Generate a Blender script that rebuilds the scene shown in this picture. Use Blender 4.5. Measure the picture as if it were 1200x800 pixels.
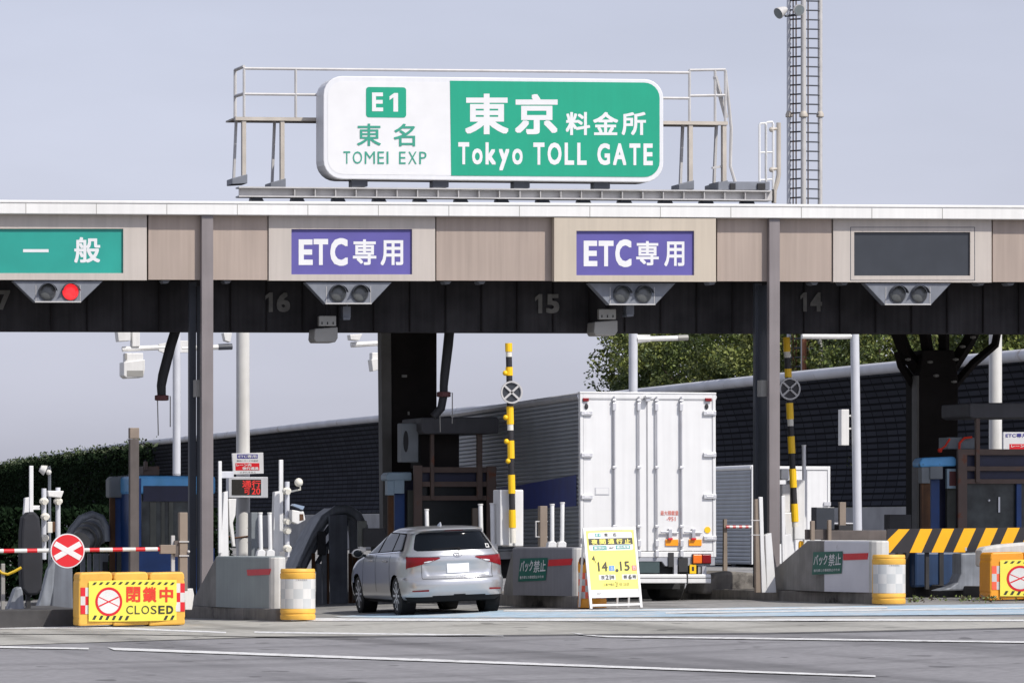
import bpy, bmesh, math, random
from mathutils import Vector, Matrix, noise
random.seed(7)
C = bpy.context.scene.collection
for o in list(bpy.data.objects): bpy.data.objects.remove(o)
R = math.radians

# ------------------------------------------------------------------ camera, sky, sun, exposure
F = 5500.0            # focal length in photograph pixels (1200 wide)
TH = R(14.9)          # the camera looks 14.9 degrees right of the lane direction (+Y)
HC = 1.38             # camera height
HOR = 620.0           # horizon row of the photograph
cam_d = bpy.data.cameras.new('camera'); cam = bpy.data.objects.new('camera', cam_d); C.objects.link(cam)
cam.location = (0, 0, HC); cam.rotation_euler = (R(90), 0, -TH)
cam_d.sensor_width = 36; cam_d.lens = F*36/1200; cam_d.shift_y = (HOR-400)/1200
cam_d.clip_start = 1; cam_d.clip_end = 6000
bpy.context.scene.camera = cam
SUN_AZ, SUN_EL = R(33), R(47)          # azimuth right of -Y (behind the camera, to the right)
sdir = Vector((math.sin(SUN_AZ)*math.cos(SUN_EL), -math.cos(SUN_AZ)*math.cos(SUN_EL), math.sin(SUN_EL)))
w = bpy.data.worlds.new('World'); bpy.context.scene.world = w; w.use_nodes = True
nt = w.node_tree; bg = nt.nodes['Background']
sky = nt.nodes.new('ShaderNodeTexSky'); sky.sky_type = 'NISHITA'; sky.sun_disc = False
sky.sun_elevation = SUN_EL; sky.sun_rotation = R(180)-SUN_AZ
sky.altitude = 0; sky.air_density = 1.5; sky.dust_density = 1.0; sky.ozone_density = 2.0
hs = nt.nodes.new('ShaderNodeHueSaturation'); hs.inputs['Saturation'].default_value = 0.16; hs.inputs['Value'].default_value = 1.0
gm = nt.nodes.new('ShaderNodeMixRGB'); gm.blend_type = 'MULTIPLY'; gm.inputs[0].default_value = 1.0
gm.inputs[2].default_value = (0.895, 0.93, 1.15, 1)
nt.links.new(sky.outputs[0], hs.inputs['Color']); nt.links.new(hs.outputs[0], gm.inputs[1])
# faint uneven haze in the sky
wc = nt.nodes.new('ShaderNodeTexCoord'); wm = nt.nodes.new('ShaderNodeMapping'); wm.inputs['Scale'].default_value = (9, 9, 34)
wn = nt.nodes.new('ShaderNodeTexNoise'); wn.inputs['Scale'].default_value = 1.0; wn.inputs['Detail'].default_value = 5; wn.inputs['Roughness'].default_value = .5
wr = nt.nodes.new('ShaderNodeMapRange'); wr.inputs[1].default_value = .38; wr.inputs[2].default_value = .72; wr.inputs[3].default_value = .985; wr.inputs[4].default_value = 1.075
wv = nt.nodes.new('ShaderNodeVectorMath'); wv.operation = 'SCALE'
nt.links.new(wc.outputs['Generated'], wm.inputs[0]); nt.links.new(wm.outputs[0], wn.inputs['Vector']); nt.links.new(wn.outputs[0], wr.inputs[0])
nt.links.new(gm.outputs[0], wv.inputs[0]); nt.links.new(wr.outputs[0], wv.inputs['Scale']); nt.links.new(wv.outputs[0], bg.inputs[0]); bg.inputs[1].default_value = 0.075
sl = bpy.data.lights.new('sun', 'SUN'); sl.energy = 2.7; sl.angle = R(0.53); sl.color = (1, 0.95, 0.88)
so = bpy.data.objects.new('sun', sl); C.objects.link(so); so.rotation_euler = sdir.to_track_quat('Z', 'Y').to_euler()
so.location = sdir*100
vs = bpy.context.scene.view_settings; vs.view_transform = 'Standard'; vs.look = 'None'; vs.exposure = 0.62; vs.gamma = 1
vs.use_curve_mapping = False

# ------------------------------------------------------------------ geometry of the view: real points on real planes
fw = Vector((math.sin(TH), math.cos(TH), 0)); rt = Vector((math.cos(TH), -math.sin(TH), 0)); camP = Vector((0, 0, HC))
def ray(px, py): return fw + rt*((px-600)/F) + Vector((0, 0, (HOR-py)/F))
def W(px, py, Y):
    d = ray(px, py); return camP + d*(Y/d.y)
def XY(px, Y): return W(px, HOR, Y).x
def onplane(px, py, p0, n):
    d = ray(px, py); return camP + d*((p0-camP).dot(n)/d.dot(n))
def dep(X, Y): return X*math.sin(TH)+Y*math.cos(TH)
def pxm(px, Y):
    p = W(px, HOR, Y); return F/dep(p.x, p.y)
GZ = [(-400, -.9), (-30, -.9), (13.8, -.18), (16.2, -.132), (19, -.03), (21.5, .065), (26.9, .107), (60, .2), (900, .2)]
def lon(Y):
    if Y < 82: return 0
    if Y < 112: return -.013*(Y-82)
    if Y < 150: return -.39*(1-(Y-112)/38)
    return 0
def gz(X, Y=0):
    for (a, za), (b, zb) in zip(GZ, GZ[1:]):
        if X <= b: return za+(zb-za)*(X-a)/(b-a)+lon(Y)
    return .2
def G(px, py, up=0.0):
    z = 0.0
    for _ in range(12):
        d = ray(px, py); k = (z-HC)/d.z; p = camP+d*k; z = gz(p.x, p.y)
    p.z = z+up; return p

# ------------------------------------------------------------------ materials
def lin(v):
    v /= 255; return v/12.92 if v <= .04045 else ((v+.055)/1.055)**2.4
def c8(r, g, b, k=1.0): return (lin(r)*k, lin(g)*k, lin(b)*k)
def mat(name, col, rough=.6, metal=0, var=.12, scale=3, bump=0, streak=0, coat=0, spec=.5, stain=None):
    m = bpy.data.materials.new(name); m.use_nodes = True; t = m.node_tree; b = t.nodes['Principled BSDF']
    b.inputs['Roughness'].default_value = rough; b.inputs['Metallic'].default_value = metal
    b.inputs['Coat Weight'].default_value = coat; b.inputs['Specular IOR Level'].default_value = spec
    b.inputs['Coat Roughness'].default_value = .08
    tc = t.nodes.new('ShaderNodeTexCoord')
    n = t.nodes.new('ShaderNodeTexNoise'); n.inputs['Scale'].default_value = scale; n.inputs['Detail'].default_value = 6
    t.links.new(tc.outputs['Object'], n.inputs['Vector'])
    mr = t.nodes.new('ShaderNodeMapRange'); mr.inputs[1].default_value = .3; mr.inputs[2].default_value = .7
    mr.inputs[3].default_value = 1-var; mr.inputs[4].default_value = 1+var
    t.links.new(n.outputs[0], mr.inputs[0])
    fac = mr.outputs[0]
    if streak:      # vertical run-off dirt
        mp = t.nodes.new('ShaderNodeMapping'); mp.inputs['Scale'].default_value = (9, 9, .35)
        n2 = t.nodes.new('ShaderNodeTexNoise'); n2.inputs['Scale'].default_value = 1.3; n2.inputs['Detail'].default_value = 5
        t.links.new(tc.outputs['Object'], mp.inputs[0]); t.links.new(mp.outputs[0], n2.inputs['Vector'])
        r2 = t.nodes.new('ShaderNodeMapRange'); r2.inputs[1].default_value = .35; r2.inputs[2].default_value = .7
        r2.inputs[3].default_value = 1+streak*.3; r2.inputs[4].default_value = 1-streak
        t.links.new(n2.outputs[0], r2.inputs[0])
        mm = t.nodes.new('ShaderNodeMath'); mm.operation = 'MULTIPLY'
        t.links.new(fac, mm.inputs[0]); t.links.new(r2.outputs[0], mm.inputs[1]); fac = mm.outputs[0]
    vm = t.nodes.new('ShaderNodeVectorMath'); vm.operation = 'SCALE'; vm.inputs[0].default_value = col[:3]
    t.links.new(fac, vm.inputs['Scale'])
    out = vm.outputs[0]
    if stain:       # (colour, threshold, scale): patches with a shape of their own
        n3 = t.nodes.new('ShaderNodeTexNoise'); n3.inputs['Scale'].default_value = stain[2]; n3.inputs['Detail'].default_value = 8
        n3.inputs['Roughness'].default_value = .65
        t.links.new(tc.outputs['Object'], n3.inputs['Vector'])
        r3 = t.nodes.new('ShaderNodeMapRange'); r3.inputs[1].default_value = stain[1]; r3.inputs[2].default_value = stain[1]+.1
        t.links.new(n3.outputs[0], r3.inputs[0])
        mx = t.nodes.new('ShaderNodeMixRGB'); mx.inputs[2].default_value = (*stain[0], 1)
        t.links.new(r3.outputs[0], mx.inputs[0]); t.links.new(out, mx.inputs[1]); out = mx.outputs[0]
    t.links.new(out, b.inputs['Base Color'])
    if bump:
        bp = t.nodes.new('ShaderNodeBump'); bp.inputs['Strength'].default_value = bump; bp.inputs['Distance'].default_value = .02
        t.links.new(n.outputs[0], bp.inputs['Height']); t.links.new(bp.outputs[0], b.inputs['Normal'])
    return m
def emis(m, col, s):
    b = m.node_tree.nodes['Principled BSDF']; b.inputs['Emission Color'].default_value = (*col, 1); b.inputs['Emission Strength'].default_value = s
    return m
M = {}
M['white'] = mat('white_paint', (.72, .72, .71), .45, var=.05, streak=.08)
M['cornice'] = mat('cornice_white', (.74, .735, .71), .5, var=.05, scale=.6, streak=.06)
M['fascia'] = mat('fascia_brown', c8(174, 158, 146, .87), .5, var=.08, scale=.5, streak=.12, stain=((.27, .225, .20), .68, 1.2))
M['fascia_grey'] = mat('fascia_grey', c8(196, 187, 178, .88), .5, var=.06, scale=.7, streak=.08, stain=((.24, .22, .20), .70, 2.0))
M['fascia_cream'] = mat('fascia_cream', c8(200, 188, 170, .88), .5, var=.05, scale=.7, streak=.07, stain=((.26, .23, .19), .73, 2.2))
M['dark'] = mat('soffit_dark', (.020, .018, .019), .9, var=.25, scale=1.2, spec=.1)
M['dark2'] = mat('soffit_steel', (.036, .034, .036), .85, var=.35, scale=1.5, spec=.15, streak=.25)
M['number'] = mat('number_grey', (.12, .115, .105), .8, var=.25, scale=6)
M['column'] = mat('column_grey', c8(128, 121, 121, .95), .55, var=.1, scale=1.5, streak=.08)
M['column_dk'] = mat('column_steel', c8(72, 76, 84, .9), .55, var=.12, scale=1.5)
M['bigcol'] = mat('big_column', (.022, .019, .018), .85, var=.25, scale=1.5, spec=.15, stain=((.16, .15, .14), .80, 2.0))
M['bigcol_lit'] = mat('big_column_lit_edge', (.16, .155, .145), .7, var=.15)  # paler than the shaft: the light on the left flange is painted in
M['purple'] = mat('sign_purple', c8(96, 89, 162, .88), .45, var=.08, scale=1.6)
M['signgreen_o'] = mat('sign_green_old', c8(36, 165, 150, .78), .4, var=.08, scale=1.4)
M['letter'] = mat('letter_white', (.72, .72, .72), .5, var=.03)
M['letter_d'] = mat('letter_white_dull', (.68, .69, .70), .5, var=.03)
M['signgreen'] = mat('sign_green', c8(4, 172, 136, .78), .5, var=.03, scale=2, streak=.03)
M['signwhite'] = mat('sign_white', (.70, .705, .72), .45, var=.02, streak=.04)
M['signtxt'] = mat('sign_green_text', c8(55, 160, 135, .85), .5, var=.03)
M['screen'] = mat('display_black', c8(52, 56, 62, .9), .35, var=.1, scale=3)
M['sighouse'] = mat('signal_housing', c8(120, 124, 132, .95), .5, var=.12, scale=4, streak=.08)
M['lens_off'] = mat('lens_off', (.10, .105, .105), .25, var=.15, scale=6)
M['lens_red'] = emis(mat('lens_red', (.55, .03, .03), .3, var=.05), (1, .03, .04), .55)
M['camgrey'] = mat('camera_grey', c8(150, 148, 142, .9), .5, var=.08)
M['galv'] = mat('galvanised', c8(196, 194, 192, .9), .5, var=.1, scale=3, streak=.06)
M['galv_r'] = mat('galvanised_rusty', c8(190, 182, 170, .9), .55, var=.12, scale=3, stain=(c8(140, 105, 75), .64, 5))
M['black'] = mat('black_rubber', (.018, .018, .02), .7, var=.2)
M['redend'] = mat('dull_red', (.10, .03, .03), .7)
M['polewhite'] = mat('pole_white', (.70, .69, .66), .45, var=.05, streak=.08)
M['polegrey'] = mat('pole_grey', c8(214, 216, 222, .85), .45, var=.05, streak=.06)
M['concrete'] = mat('concrete', (.30, .29, .27), .9, var=.2, scale=2.5, bump=.3, streak=.12, stain=((.07, .065, .06), .6, 1.6))
M['kerb'] = mat('kerb_concrete', (.20, .185, .165), .9, var=.25, scale=3, bump=.4, streak=.2, stain=((.04, .036, .034), .56, 1.2))
M['kerb_dk'] = mat('kerb_dark', (.06, .058, .058), .9, var=.3, scale=2.5, bump=.4)
M['block_a'] = mat('block_grey', c8(150, 158, 158, .9), .7, var=.06, scale=2, bump=.1, streak=.08)
M['block_b'] = mat('block_dark', c8(128, 128, 133, .9), .7, var=.08, scale=2, bump=.1, streak=.10)
M['block_c'] = mat('block_white', c8(216, 216, 222, .92), .65, var=.06, scale=2, bump=.1, stain=((.28, .28, .30), .66, 1.4))
M['nose'] = mat('nose_concrete', (.56, .555, .53), .75, var=.12, scale=3, streak=.15)
M['ramp'] = mat('ramp_concrete', (.22, .215, .205), .9, var=.2, scale=2.5, streak=.15)
M['redtape'] = mat('red_reflector', c8(214, 32, 44, .9), .35, var=.05)
M['yellow'] = mat('drum_yellow', c8(244, 188, 78, .85), .55, var=.10, scale=5, stain=((.40, .25, .06), .66, 4))
M['drumwhite'] = mat('drum_sheet', (.66, .65, .62), .4, var=.06, streak=.08)
M['drumgrey'] = mat('drum_sheet_grey', (.52, .53, .52), .35, var=.05)
M['drumorange'] = mat('drum_orange', c8(250, 105, 75, .9), .45, var=.05)
M['drumorange_y'] = mat('drum_body_orange', c8(238, 160, 40, .9), .5, var=.07)
M['banner'] = mat('banner_yellow', c8(248, 233, 88, .88), .55, var=.05, scale=3)
M['banner_blk'] = mat('banner_black', (.03, .03, .025), .6)
M['red'] = mat('red_paint', c8(222, 36, 46, .9), .4, var=.05)
M['redtext'] = mat('red_text', c8(228, 62, 38, .9), .5, var=.04)
M['stripe_y'] = mat('stripe_yellow', c8(252, 184, 14, .92), .45, var=.05)
M['stripe_k'] = mat('stripe_black', (.02, .018, .02), .5, var=.2)
M['poleyel'] = mat('pole_yellow', c8(250, 200, 20, .92), .45, var=.05)
M['booth_blue'] = mat('booth_blue', c8(28, 74, 140, .75), .5, var=.2, scale=2)
M['booth_deep'] = mat('booth_deep_blue', (.012, .038, .10), .5, var=.25, scale=2, streak=.2)
M['booth_lblue'] = mat('booth_light_blue', c8(92, 165, 220, 1), .5, var=.15, scale=3, stain=((.05, .08, .12), .60, 3))
M['booth_glass'] = mat('booth_glass', (.05, .058, .058), .2, var=.6, scale=2.5, spec=.3)
M['booth_navy'] = mat('booth_navy', (.012, .014, .045), .5, var=.2)
M['booth_frame'] = mat('booth_frame_brown', c8(98, 82, 74, .9), .7, var=.15, scale=3, stain=(c8(110, 62, 40), .58, 3))
M['booth_grey'] = mat('booth_grey', c8(122, 128, 132, .9), .6, var=.12)
M['booth_pale'] = mat('booth_pale', c8(150, 172, 186, .9), .5, var=.12)
M['slab'] = mat('booth_roof_slab', c8(80, 80, 84, .8), .7, var=.12, streak=.1)
M['olive'] = mat('olive', (.075, .08, .068), .6, var=.2)
M['glass_dk'] = mat('glass_dark', (.008, .011, .012), .25, var=.3, spec=.25)
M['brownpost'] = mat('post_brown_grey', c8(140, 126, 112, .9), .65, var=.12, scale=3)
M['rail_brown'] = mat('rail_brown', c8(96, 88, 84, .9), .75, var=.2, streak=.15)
M['guard'] = mat('guard_steel', c8(140, 145, 152, .85), .5, var=.25, scale=2.5, streak=.3)
M['guard_dk'] = mat('guard_steel_dark', c8(112, 117, 126, .85), .6, var=.25, scale=2, streak=.2)
M['guard_rust'] = mat('guard_rust', c8(104, 70, 42, .7), .8, var=.3, scale=4, streak=.4)
M['paddle'] = mat('paddle_black', (.016, .017, .022), .75, var=.2)
M['cream'] = mat('lamp_cream', (.72, .69, .60), .45, var=.05)
M['bluepanel'] = mat('solar_panel', (.25, .32, .42), .2, var=.1)
M['rope'] = mat('rope_yellow', c8(206, 170, 30, .9), .7)
M['truckwhite'] = mat('truck_white', (.73, .73, .72), .4, var=.02, coat=.1, streak=.05)
M['truckseal'] = mat('truck_seal', (.42, .42, .43), .6, var=.1)
M['truckrail'] = mat('truck_rail', (.62, .62, .63), .4, metal=.4, var=.08)
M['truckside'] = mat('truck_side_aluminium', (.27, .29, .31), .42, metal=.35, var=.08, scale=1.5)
M['truckblue'] = mat('truck_blue', c8(34, 56, 140, .6), .45, var=.2)
M['chassis'] = mat('chassis_black', (.025, .025, .027), .7, var=.3)
M['chassis_g'] = mat('chassis_grey', c8(165, 167, 174, .9), .5, var=.1)
M['mudflap'] = mat('mud_flap_green', c8(64, 82, 84, .8), .6, var=.1)
M['amber'] = mat('amber_lens', c8(255, 160, 20, .95), .3, var=.05)
M['orange_lens'] = mat('orange_lens', c8(245, 120, 30, .9), .25, var=.05)
M['red_lens'] = mat('red_lens', (.20, .004, .008), .3, var=.1, coat=.08, spec=.3)
M['steel'] = mat('steel_rod', (.50, .50, .52), .4, metal=.5, var=.1)
M['carpaint'] = mat('car_silver', (.49, .495, .505), .28, metal=.65, var=.01, coat=.5)
M['carglass'] = mat('car_glass', (.006, .008, .011), .10, var=.05, spec=.12)
M['cartrim'] = mat('car_trim', (.012, .012, .013), .8, spec=.2)
M['tyre'] = mat('tyre', (.020, .020, .021), .85)
M['rim'] = mat('alloy_rim', (.62, .63, .65), .35, metal=.15, var=.05)
M['chrome'] = mat('chrome', (.75, .75, .77), .12, metal=1, var=.02)
M['clear_lens'] = mat('clear_lens', (.75, .76, .78), .15, coat=.5)
M['plate'] = mat('plate_white', (.82, .82, .82), .4, var=.01)
M['asf'] = mat('asf_white', (.80, .79, .77), .45, var=.03)
M['asf_y'] = mat('asf_yellow', c8(252, 240, 120, .92), .5, var=.03)
M['asf_k'] = mat('asf_black', (.05, .045, .03), .5)
M['asf_g'] = mat('asf_teal', c8(60, 160, 150, .9), .5)
M['asf_b'] = mat('asf_blue', c8(95, 150, 215, .9), .5)
M['asf_r'] = mat('asf_red', c8(220, 120, 105, .9), .5)
M['asf_w'] = mat('asf_grey', (.62, .62, .60), .5)
M['backgreen'] = mat('back_green', c8(10, 98, 84, .9), .45, var=.06)
M['led'] = mat('led_black', (.03, .028, .026), .4, var=.2, scale=30)
M['led_red'] = emis(mat('led_red', (.5, .03, .03), .5), (1, .05, .04), .28)
M['navy_t'] = mat('navy_text', c8(60, 55, 150, .9), .5)
M['brown_pole'] = mat('brown_pole', c8(150, 95, 65, .9), .7)
M['leafA'] = mat('leaf_mid', (.115, .155, .035), .5, var=.4, scale=1.3)
M['leafB'] = mat('leaf_olive', (.165, .19, .04), .6, var=.4, scale=1.1)
M['leafC'] = mat('leaf_dark', (.065, .095, .025), .6, var=.4, scale=1.5)
M['bark'] = mat('bark', (.06, .045, .03), .9, var=.3, scale=6)
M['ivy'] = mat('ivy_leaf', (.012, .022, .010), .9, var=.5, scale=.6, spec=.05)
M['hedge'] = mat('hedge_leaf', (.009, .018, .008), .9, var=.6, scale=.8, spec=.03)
M['ivy_lit'] = mat('ivy_lit_top_leaf', (.045, .065, .022), .6, var=.4, scale=.6)  # lighter leaf colour paints the highlights along the ivy's top edge
M['twig'] = mat('dry_twig', (.35, .20, .20), .8)
M['wallcap'] = mat('barrier_cap', c8(206, 208, 214, .85), .55, var=.12, scale=.5, stain=((.30, .27, .24), .6, .7))
M['plinth'] = mat('plinth_concrete', (.34, .34, .34), .9, var=.15, scale=.8)
M['orange'] = mat('orange_cloth', c8(240, 60, 30, .9), .6, var=.2)
M['lampglass'] = mat('lamp_glass', (.22, .25, .26), .15, var=.1)

# ------------------------------------------------------------------ mesh builder
class MB:
    def __init__(s): s.v = []; s.f = []; s.mi = []
    def add(s, vs, fs, mi=0):
        o = len(s.v); s.v += [Vector(v) for v in vs]; s.f += [[i+o for i in f] for f in fs]; s.mi += [mi]*len(fs); return s
    def box(s, x0, x1, y0, y1, z0, z1, mi=0):
        vs = [(x, y, z) for z in (z0, z1) for (x, y) in ((x0, y0), (x1, y0), (x1, y1), (x0, y1))]
        return s.add(vs, [(3, 2, 1, 0), (4, 5, 6, 7), (0, 1, 5, 4), (1, 2, 6, 5), (2, 3, 7, 6), (3, 0, 4, 7)], mi)
    def loft(s, A, B, mi=0, caps=True):
        n = len(A); fs = [(i, (i+1) % n, n+(i+1) % n, n+i) for i in range(n)]
        if caps: fs += [tuple(reversed(range(n))), tuple(range(n, 2*n))]
        return s.add(list(A)+list(B), fs, mi)
    def slab(s, pts, d, mi=0):                  # front polygon (clockwise or not) pushed back by vector d
        d = Vector(d) if not isinstance(d, (int, float)) else Vector((0, d, 0))
        A = [Vector(p) for p in pts]; B = [p+d for p in A]; return s.loft(A, B, mi)
    def pq(s, pts, Y, d=.1, mi=0):              # polygon on plane y=Y given in photograph pixels, real thickness d
        return s.slab([W(x, y, Y) for x, y in pts], d, mi)
    def pr(s, x0, y0, x1, y1, Y, d=.1, mi=0): return s.pq([(x0, y0), (x1, y0), (x1, y1), (x0, y1)], Y, d, mi)
    def flat(s, pts, mi=0): return s.add(pts, [tuple(range(len(pts)))], mi)
    def tube(s, pts, r, n=8, mi=0):
        P = [Vector(p) for p in pts]; rs = r if isinstance(r, (list, tuple)) else [r]*len(P); rings = []
        ref = None
        for i, p in enumerate(P):
            t = (P[min(i+1, len(P)-1)]-P[max(i-1, 0)]).normalized()
            a = Vector((0, 0, 1)) if abs(t.z) < .9 else Vector((1, 0, 0))
            if ref is not None: a = ref
            u = t.cross(a)
            if u.length < 1e-4: u = t.cross(Vector((0, 1, 0)))
            u.normalize(); v = u.cross(t).normalized(); ref = v
            rings.append([p+(u*math.cos(2*math.pi*k/n)+v*math.sin(2*math.pi*k/n))*rs[i] for k in range(n)])
        o = len(s.v); s.v += [q for ring in rings for q in ring]; fs = []
        for i in range(len(P)-1):
            for k in range(n): fs.append((o+i*n+k, o+i*n+(k+1) % n, o+(i+1)*n+(k+1) % n, o+(i+1)*n+k))
        fs.append(tuple(o+k for k in reversed(range(n)))); fs.append(tuple(o+(len(P)-1)*n+k for k in range(n)))
        s.f += [list(f) for f in fs]; s.mi += [mi]*len(fs); return s
    def bar(s, p, q, wx, wz, mi=0):             # rectangular bar between two points; wx across, wz the other way
        p, q = Vector(p), Vector(q); t = (q-p).normalized(); a = Vector((0, 1, 0)) if abs(t.y) < .9 else Vector((1, 0, 0))
        u = t.cross(a).normalized(); v = u.cross(t).normalized()
        c = [(u*wx+v*wz)/2, (u*wx-v*wz)/2, (-u*wx-v*wz)/2, (-u*wx+v*wz)/2]
        return s.loft([p+k for k in c], [q+k for k in c], mi)
    def ball(s, c, r, n=10, sx=1, sy=1, sz=1, mi=0):
        c = Vector(c); vs = []; fs = []; m = n//2
        for i in range(m+1):
            a = math.pi*i/m
            for k in range(n): b = 2*math.pi*k/n; vs.append(c+Vector((r*sx*math.sin(a)*math.cos(b), r*sy*math.sin(a)*math.sin(b), r*sz*math.cos(a))))
        for i in range(m):
            for k in range(n): fs.append((i*n+k, (i+1)*n+k, (i+1)*n+(k+1) % n, i*n+(k+1) % n))
        return s.add(vs, fs, mi)
    def lathe(s, prof, c, n=28, mi=0, mif=None):
        c = Vector(c); vs = []; o = len(s.v)
        for r, z in prof:
            for k in range(n): b = 2*math.pi*k/n; vs.append(c+Vector((r*math.cos(b), r*math.sin(b), z)))
        s.v += vs
        for i in range(len(prof)-1):
            for k in range(n):
                s.f.append([o+i*n+k, o+i*n+(k+1) % n, o+(i+1)*n+(k+1) % n, o+(i+1)*n+k]); s.mi.append(mif(i, k) if mif else mi)
        s.f.append([o+k for k in reversed(range(n))]); s.mi.append(mi)
        s.f.append([o+(len(prof)-1)*n+k for k in range(n)]); s.mi.append(mi); return s
    def disc(s, c, r, Y0, Y1, n=28, mi=0):      # coin facing -Y
        A = [(c[0]+r*math.cos(2*math.pi*k/n), Y0, c[1]+r*math.sin(2*math.pi*k/n)) for k in range(n)]
        return s.loft([Vector(a) for a in A], [Vector((a[0], Y1, a[2])) for a in A], mi)
    def ring(s, c, r0, r1, Y0, Y1, n=32, mi=0):
        vs = []
        for k in range(n):
            a = 2*math.pi*k/n
            for (r, y) in ((r0, Y0), (r1, Y0), (r1, Y1), (r0, Y1)): vs.append((c[0]+r*math.cos(a), y, c[1]+r*math.sin(a)))
        fs = []
        for k in range(n):
            j = (k+1) % n
            for e in range(4): fs.append((4*k+e, 4*k+(e+1) % 4, 4*j+(e+1) % 4, 4*j+e))
        return s.add(vs, fs, mi)
    def text(s, body, mp, bold=0, mi=0, res=3):      # weight comes from stacked copies of the regular cut, 0.1 mm apart
        vs, fs, asp = textmesh(body, 0, res)
        if bold <= 0: return s.add([mp(u, v) for u, v in vs], fs, mi)
        by = bold*.92; bx = by/asp; k = 0; q = 1
        for dx, dy in ((1, 0), (-1, 0), (0, 1), (0, -1), (q, q), (-q, q), (q, -q), (-q, -q), (0, 0)):
            off = Vector((0, -.0001*k, 0)); k += 1
            s.add([mp((u*(1-2*bx)+bx)+dx*bx, (v*(1-2*by)+by)+dy*by)+off for u, v in vs], fs, mi)
        return s
    def ptext(s, body, x0, y0, x1, y1, Y, bold=0, mi=0, sl=0):  # text fitted to a pixel box on plane y=Y
        if body == '1':
            return s.add([W(x0+(x1-x0)*u, y1+(y0-y1)*v, Y) for u, v in ((.45, 0), (1, 0), (1, 1), (.55, 1), (0, .82), (0, .62), (.45, .76))], [(0, 1, 2, 3, 6), (3, 4, 5, 6)], mi)
        return s.text(body, lambda u, v: W(x0+(x1-x0)*u, y1+(y0-y1)*v+sl*((x1-x0)*u), Y), bold, mi)
    def each(s, name, mats, parent=None, bevel=0, smooth=False):     # one object per connected piece
        par = list(range(len(s.v)))
        def fd(i):
            while par[i] != i: par[i] = par[par[i]]; i = par[i]
            return i
        for f in s.f:
            for k in f[1:]: par[fd(k)] = fd(f[0])
        gr = {}
        for f, m in zip(s.f, s.mi): gr.setdefault(fd(f[0]), []).append((f, m))
        out = []
        for fl in gr.values():
            ids = sorted({i for f, _ in fl for i in f}); mp = {i: j for j, i in enumerate(ids)}
            b = MB(); b.v = [s.v[i] for i in ids]; b.f = [[mp[i] for i in f] for f, _ in fl]; b.mi = [m for _, m in fl]
            out.append(b.build(name, mats, parent, bevel, smooth))
        return out
    def build(s, name, mats, parent=None, bevel=0, smooth=False, seg=2, label=None):
        mats = mats if isinstance(mats, (list, tuple)) else [mats]
        if parent is None:
            lo = [min(v[i] for v in s.v) for i in range(3)]; hi = [max(v[i] for v in s.v) for i in range(3)]
            org = Vector(((lo[0]+hi[0])/2, (lo[1]+hi[1])/2, lo[2]))
        else: org = worldloc(parent)
        me = bpy.data.meshes.new(name); me.from_pydata([v-org for v in s.v], [], s.f)
        for m in mats: me.materials.append(M[m] if isinstance(m, str) else m)
        for p, k in zip(me.polygons, s.mi): p.material_index = k; p.use_smooth = smooth
        b = bmesh.new(); b.from_mesh(me); bmesh.ops.recalc_face_normals(b, faces=b.faces); b.to_mesh(me); b.free()
        me.update()
        o = bpy.data.objects.new(name, me); C.objects.link(o)
        if parent is None: o.location = org
        else: o.parent = parent
        if bevel:
            bm = o.modifiers.new('bevel', 'BEVEL'); bm.width = bevel; bm.segments = seg; bm.limit_method = 'ANGLE'; bm.angle_limit = R(40)
        if smooth: 
            try: me.set_sharp_from_angle(angle=R(40))
            except Exception: pass
        if label: o['label'] = label
        return o
def worldloc(o):
    v = Vector((0, 0, 0))
    while o: v += o.location; o = o.parent
    return v
_tc = {}
def textmesh(body, bold, res):
    k = (body, bold, res)
    if k in _tc: return _tc[k]
    cu = bpy.data.curves.new('lettering', 'FONT'); cu.body = body; cu.size = 1; cu.offset = bold; cu.resolution_u = res
    o = bpy.data.objects.new('lettering', cu); C.objects.link(o)
    dg = bpy.context.evaluated_depsgraph_get(); me = bpy.data.meshes.new_from_object(o.evaluated_get(dg))
    vs = [(v.co.x, v.co.y) for v in me.vertices]; fs = [tuple(p.vertices) for p in me.polygons]
    x0 = min(v[0] for v in vs); x1 = max(v[0] for v in vs); y0 = min(v[1] for v in vs); y1 = max(v[1] for v in vs)
    if y1-y0 < .2: ym = (y0+y1)/2; pass
    vs = [((x-x0)/(x1-x0), (y-y0)/max(y1-y0, 1e-6)) for x, y in vs]
    bpy.data.objects.remove(o); bpy.data.curves.remove(cu); bpy.data.meshes.remove(me)
    _tc[k] = (vs, fs, (x1-x0)/max(y1-y0, 1e-6)); return _tc[k]
def thing(name, label, cat, loc, group=None):
    o = bpy.data.objects.new(name, None); C.objects.link(o); o.location = loc; o.empty_display_size = .2
    tag(o, label, cat, group); return o
def tag(o, label, cat, group=None, kind=None):
    o['label'] = label; o['category'] = cat
    if group: o['group'] = group
    if kind: o['kind'] = kind
    return o
def struct(o, kind='structure'): o['kind'] = kind; return o
def dup(root, delta, label, rename=None):
    r = root.copy(); C.objects.link(r); r.location = root.location+Vector(delta); r['label'] = label
    for ch in root.children:
        c = ch.copy(); C.objects.link(c); c.parent = r
        for g in ch.children:
            d = g.copy(); C.objects.link(d); d.parent = c
    return r
def rrect(x0, y0, x1, y1, r, n=6):
    pts = []
    for cx, cy, a0 in ((x1-r, y0+r, -90), (x1-r, y1-r, 0), (x0+r, y1-r, 90), (x0+r, y0+r, 180)):
        for k in range(n+1): a = R(a0+90*k/n); pts.append((cx+r*math.cos(a), cy+r*math.sin(a)))
    return pts
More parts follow.
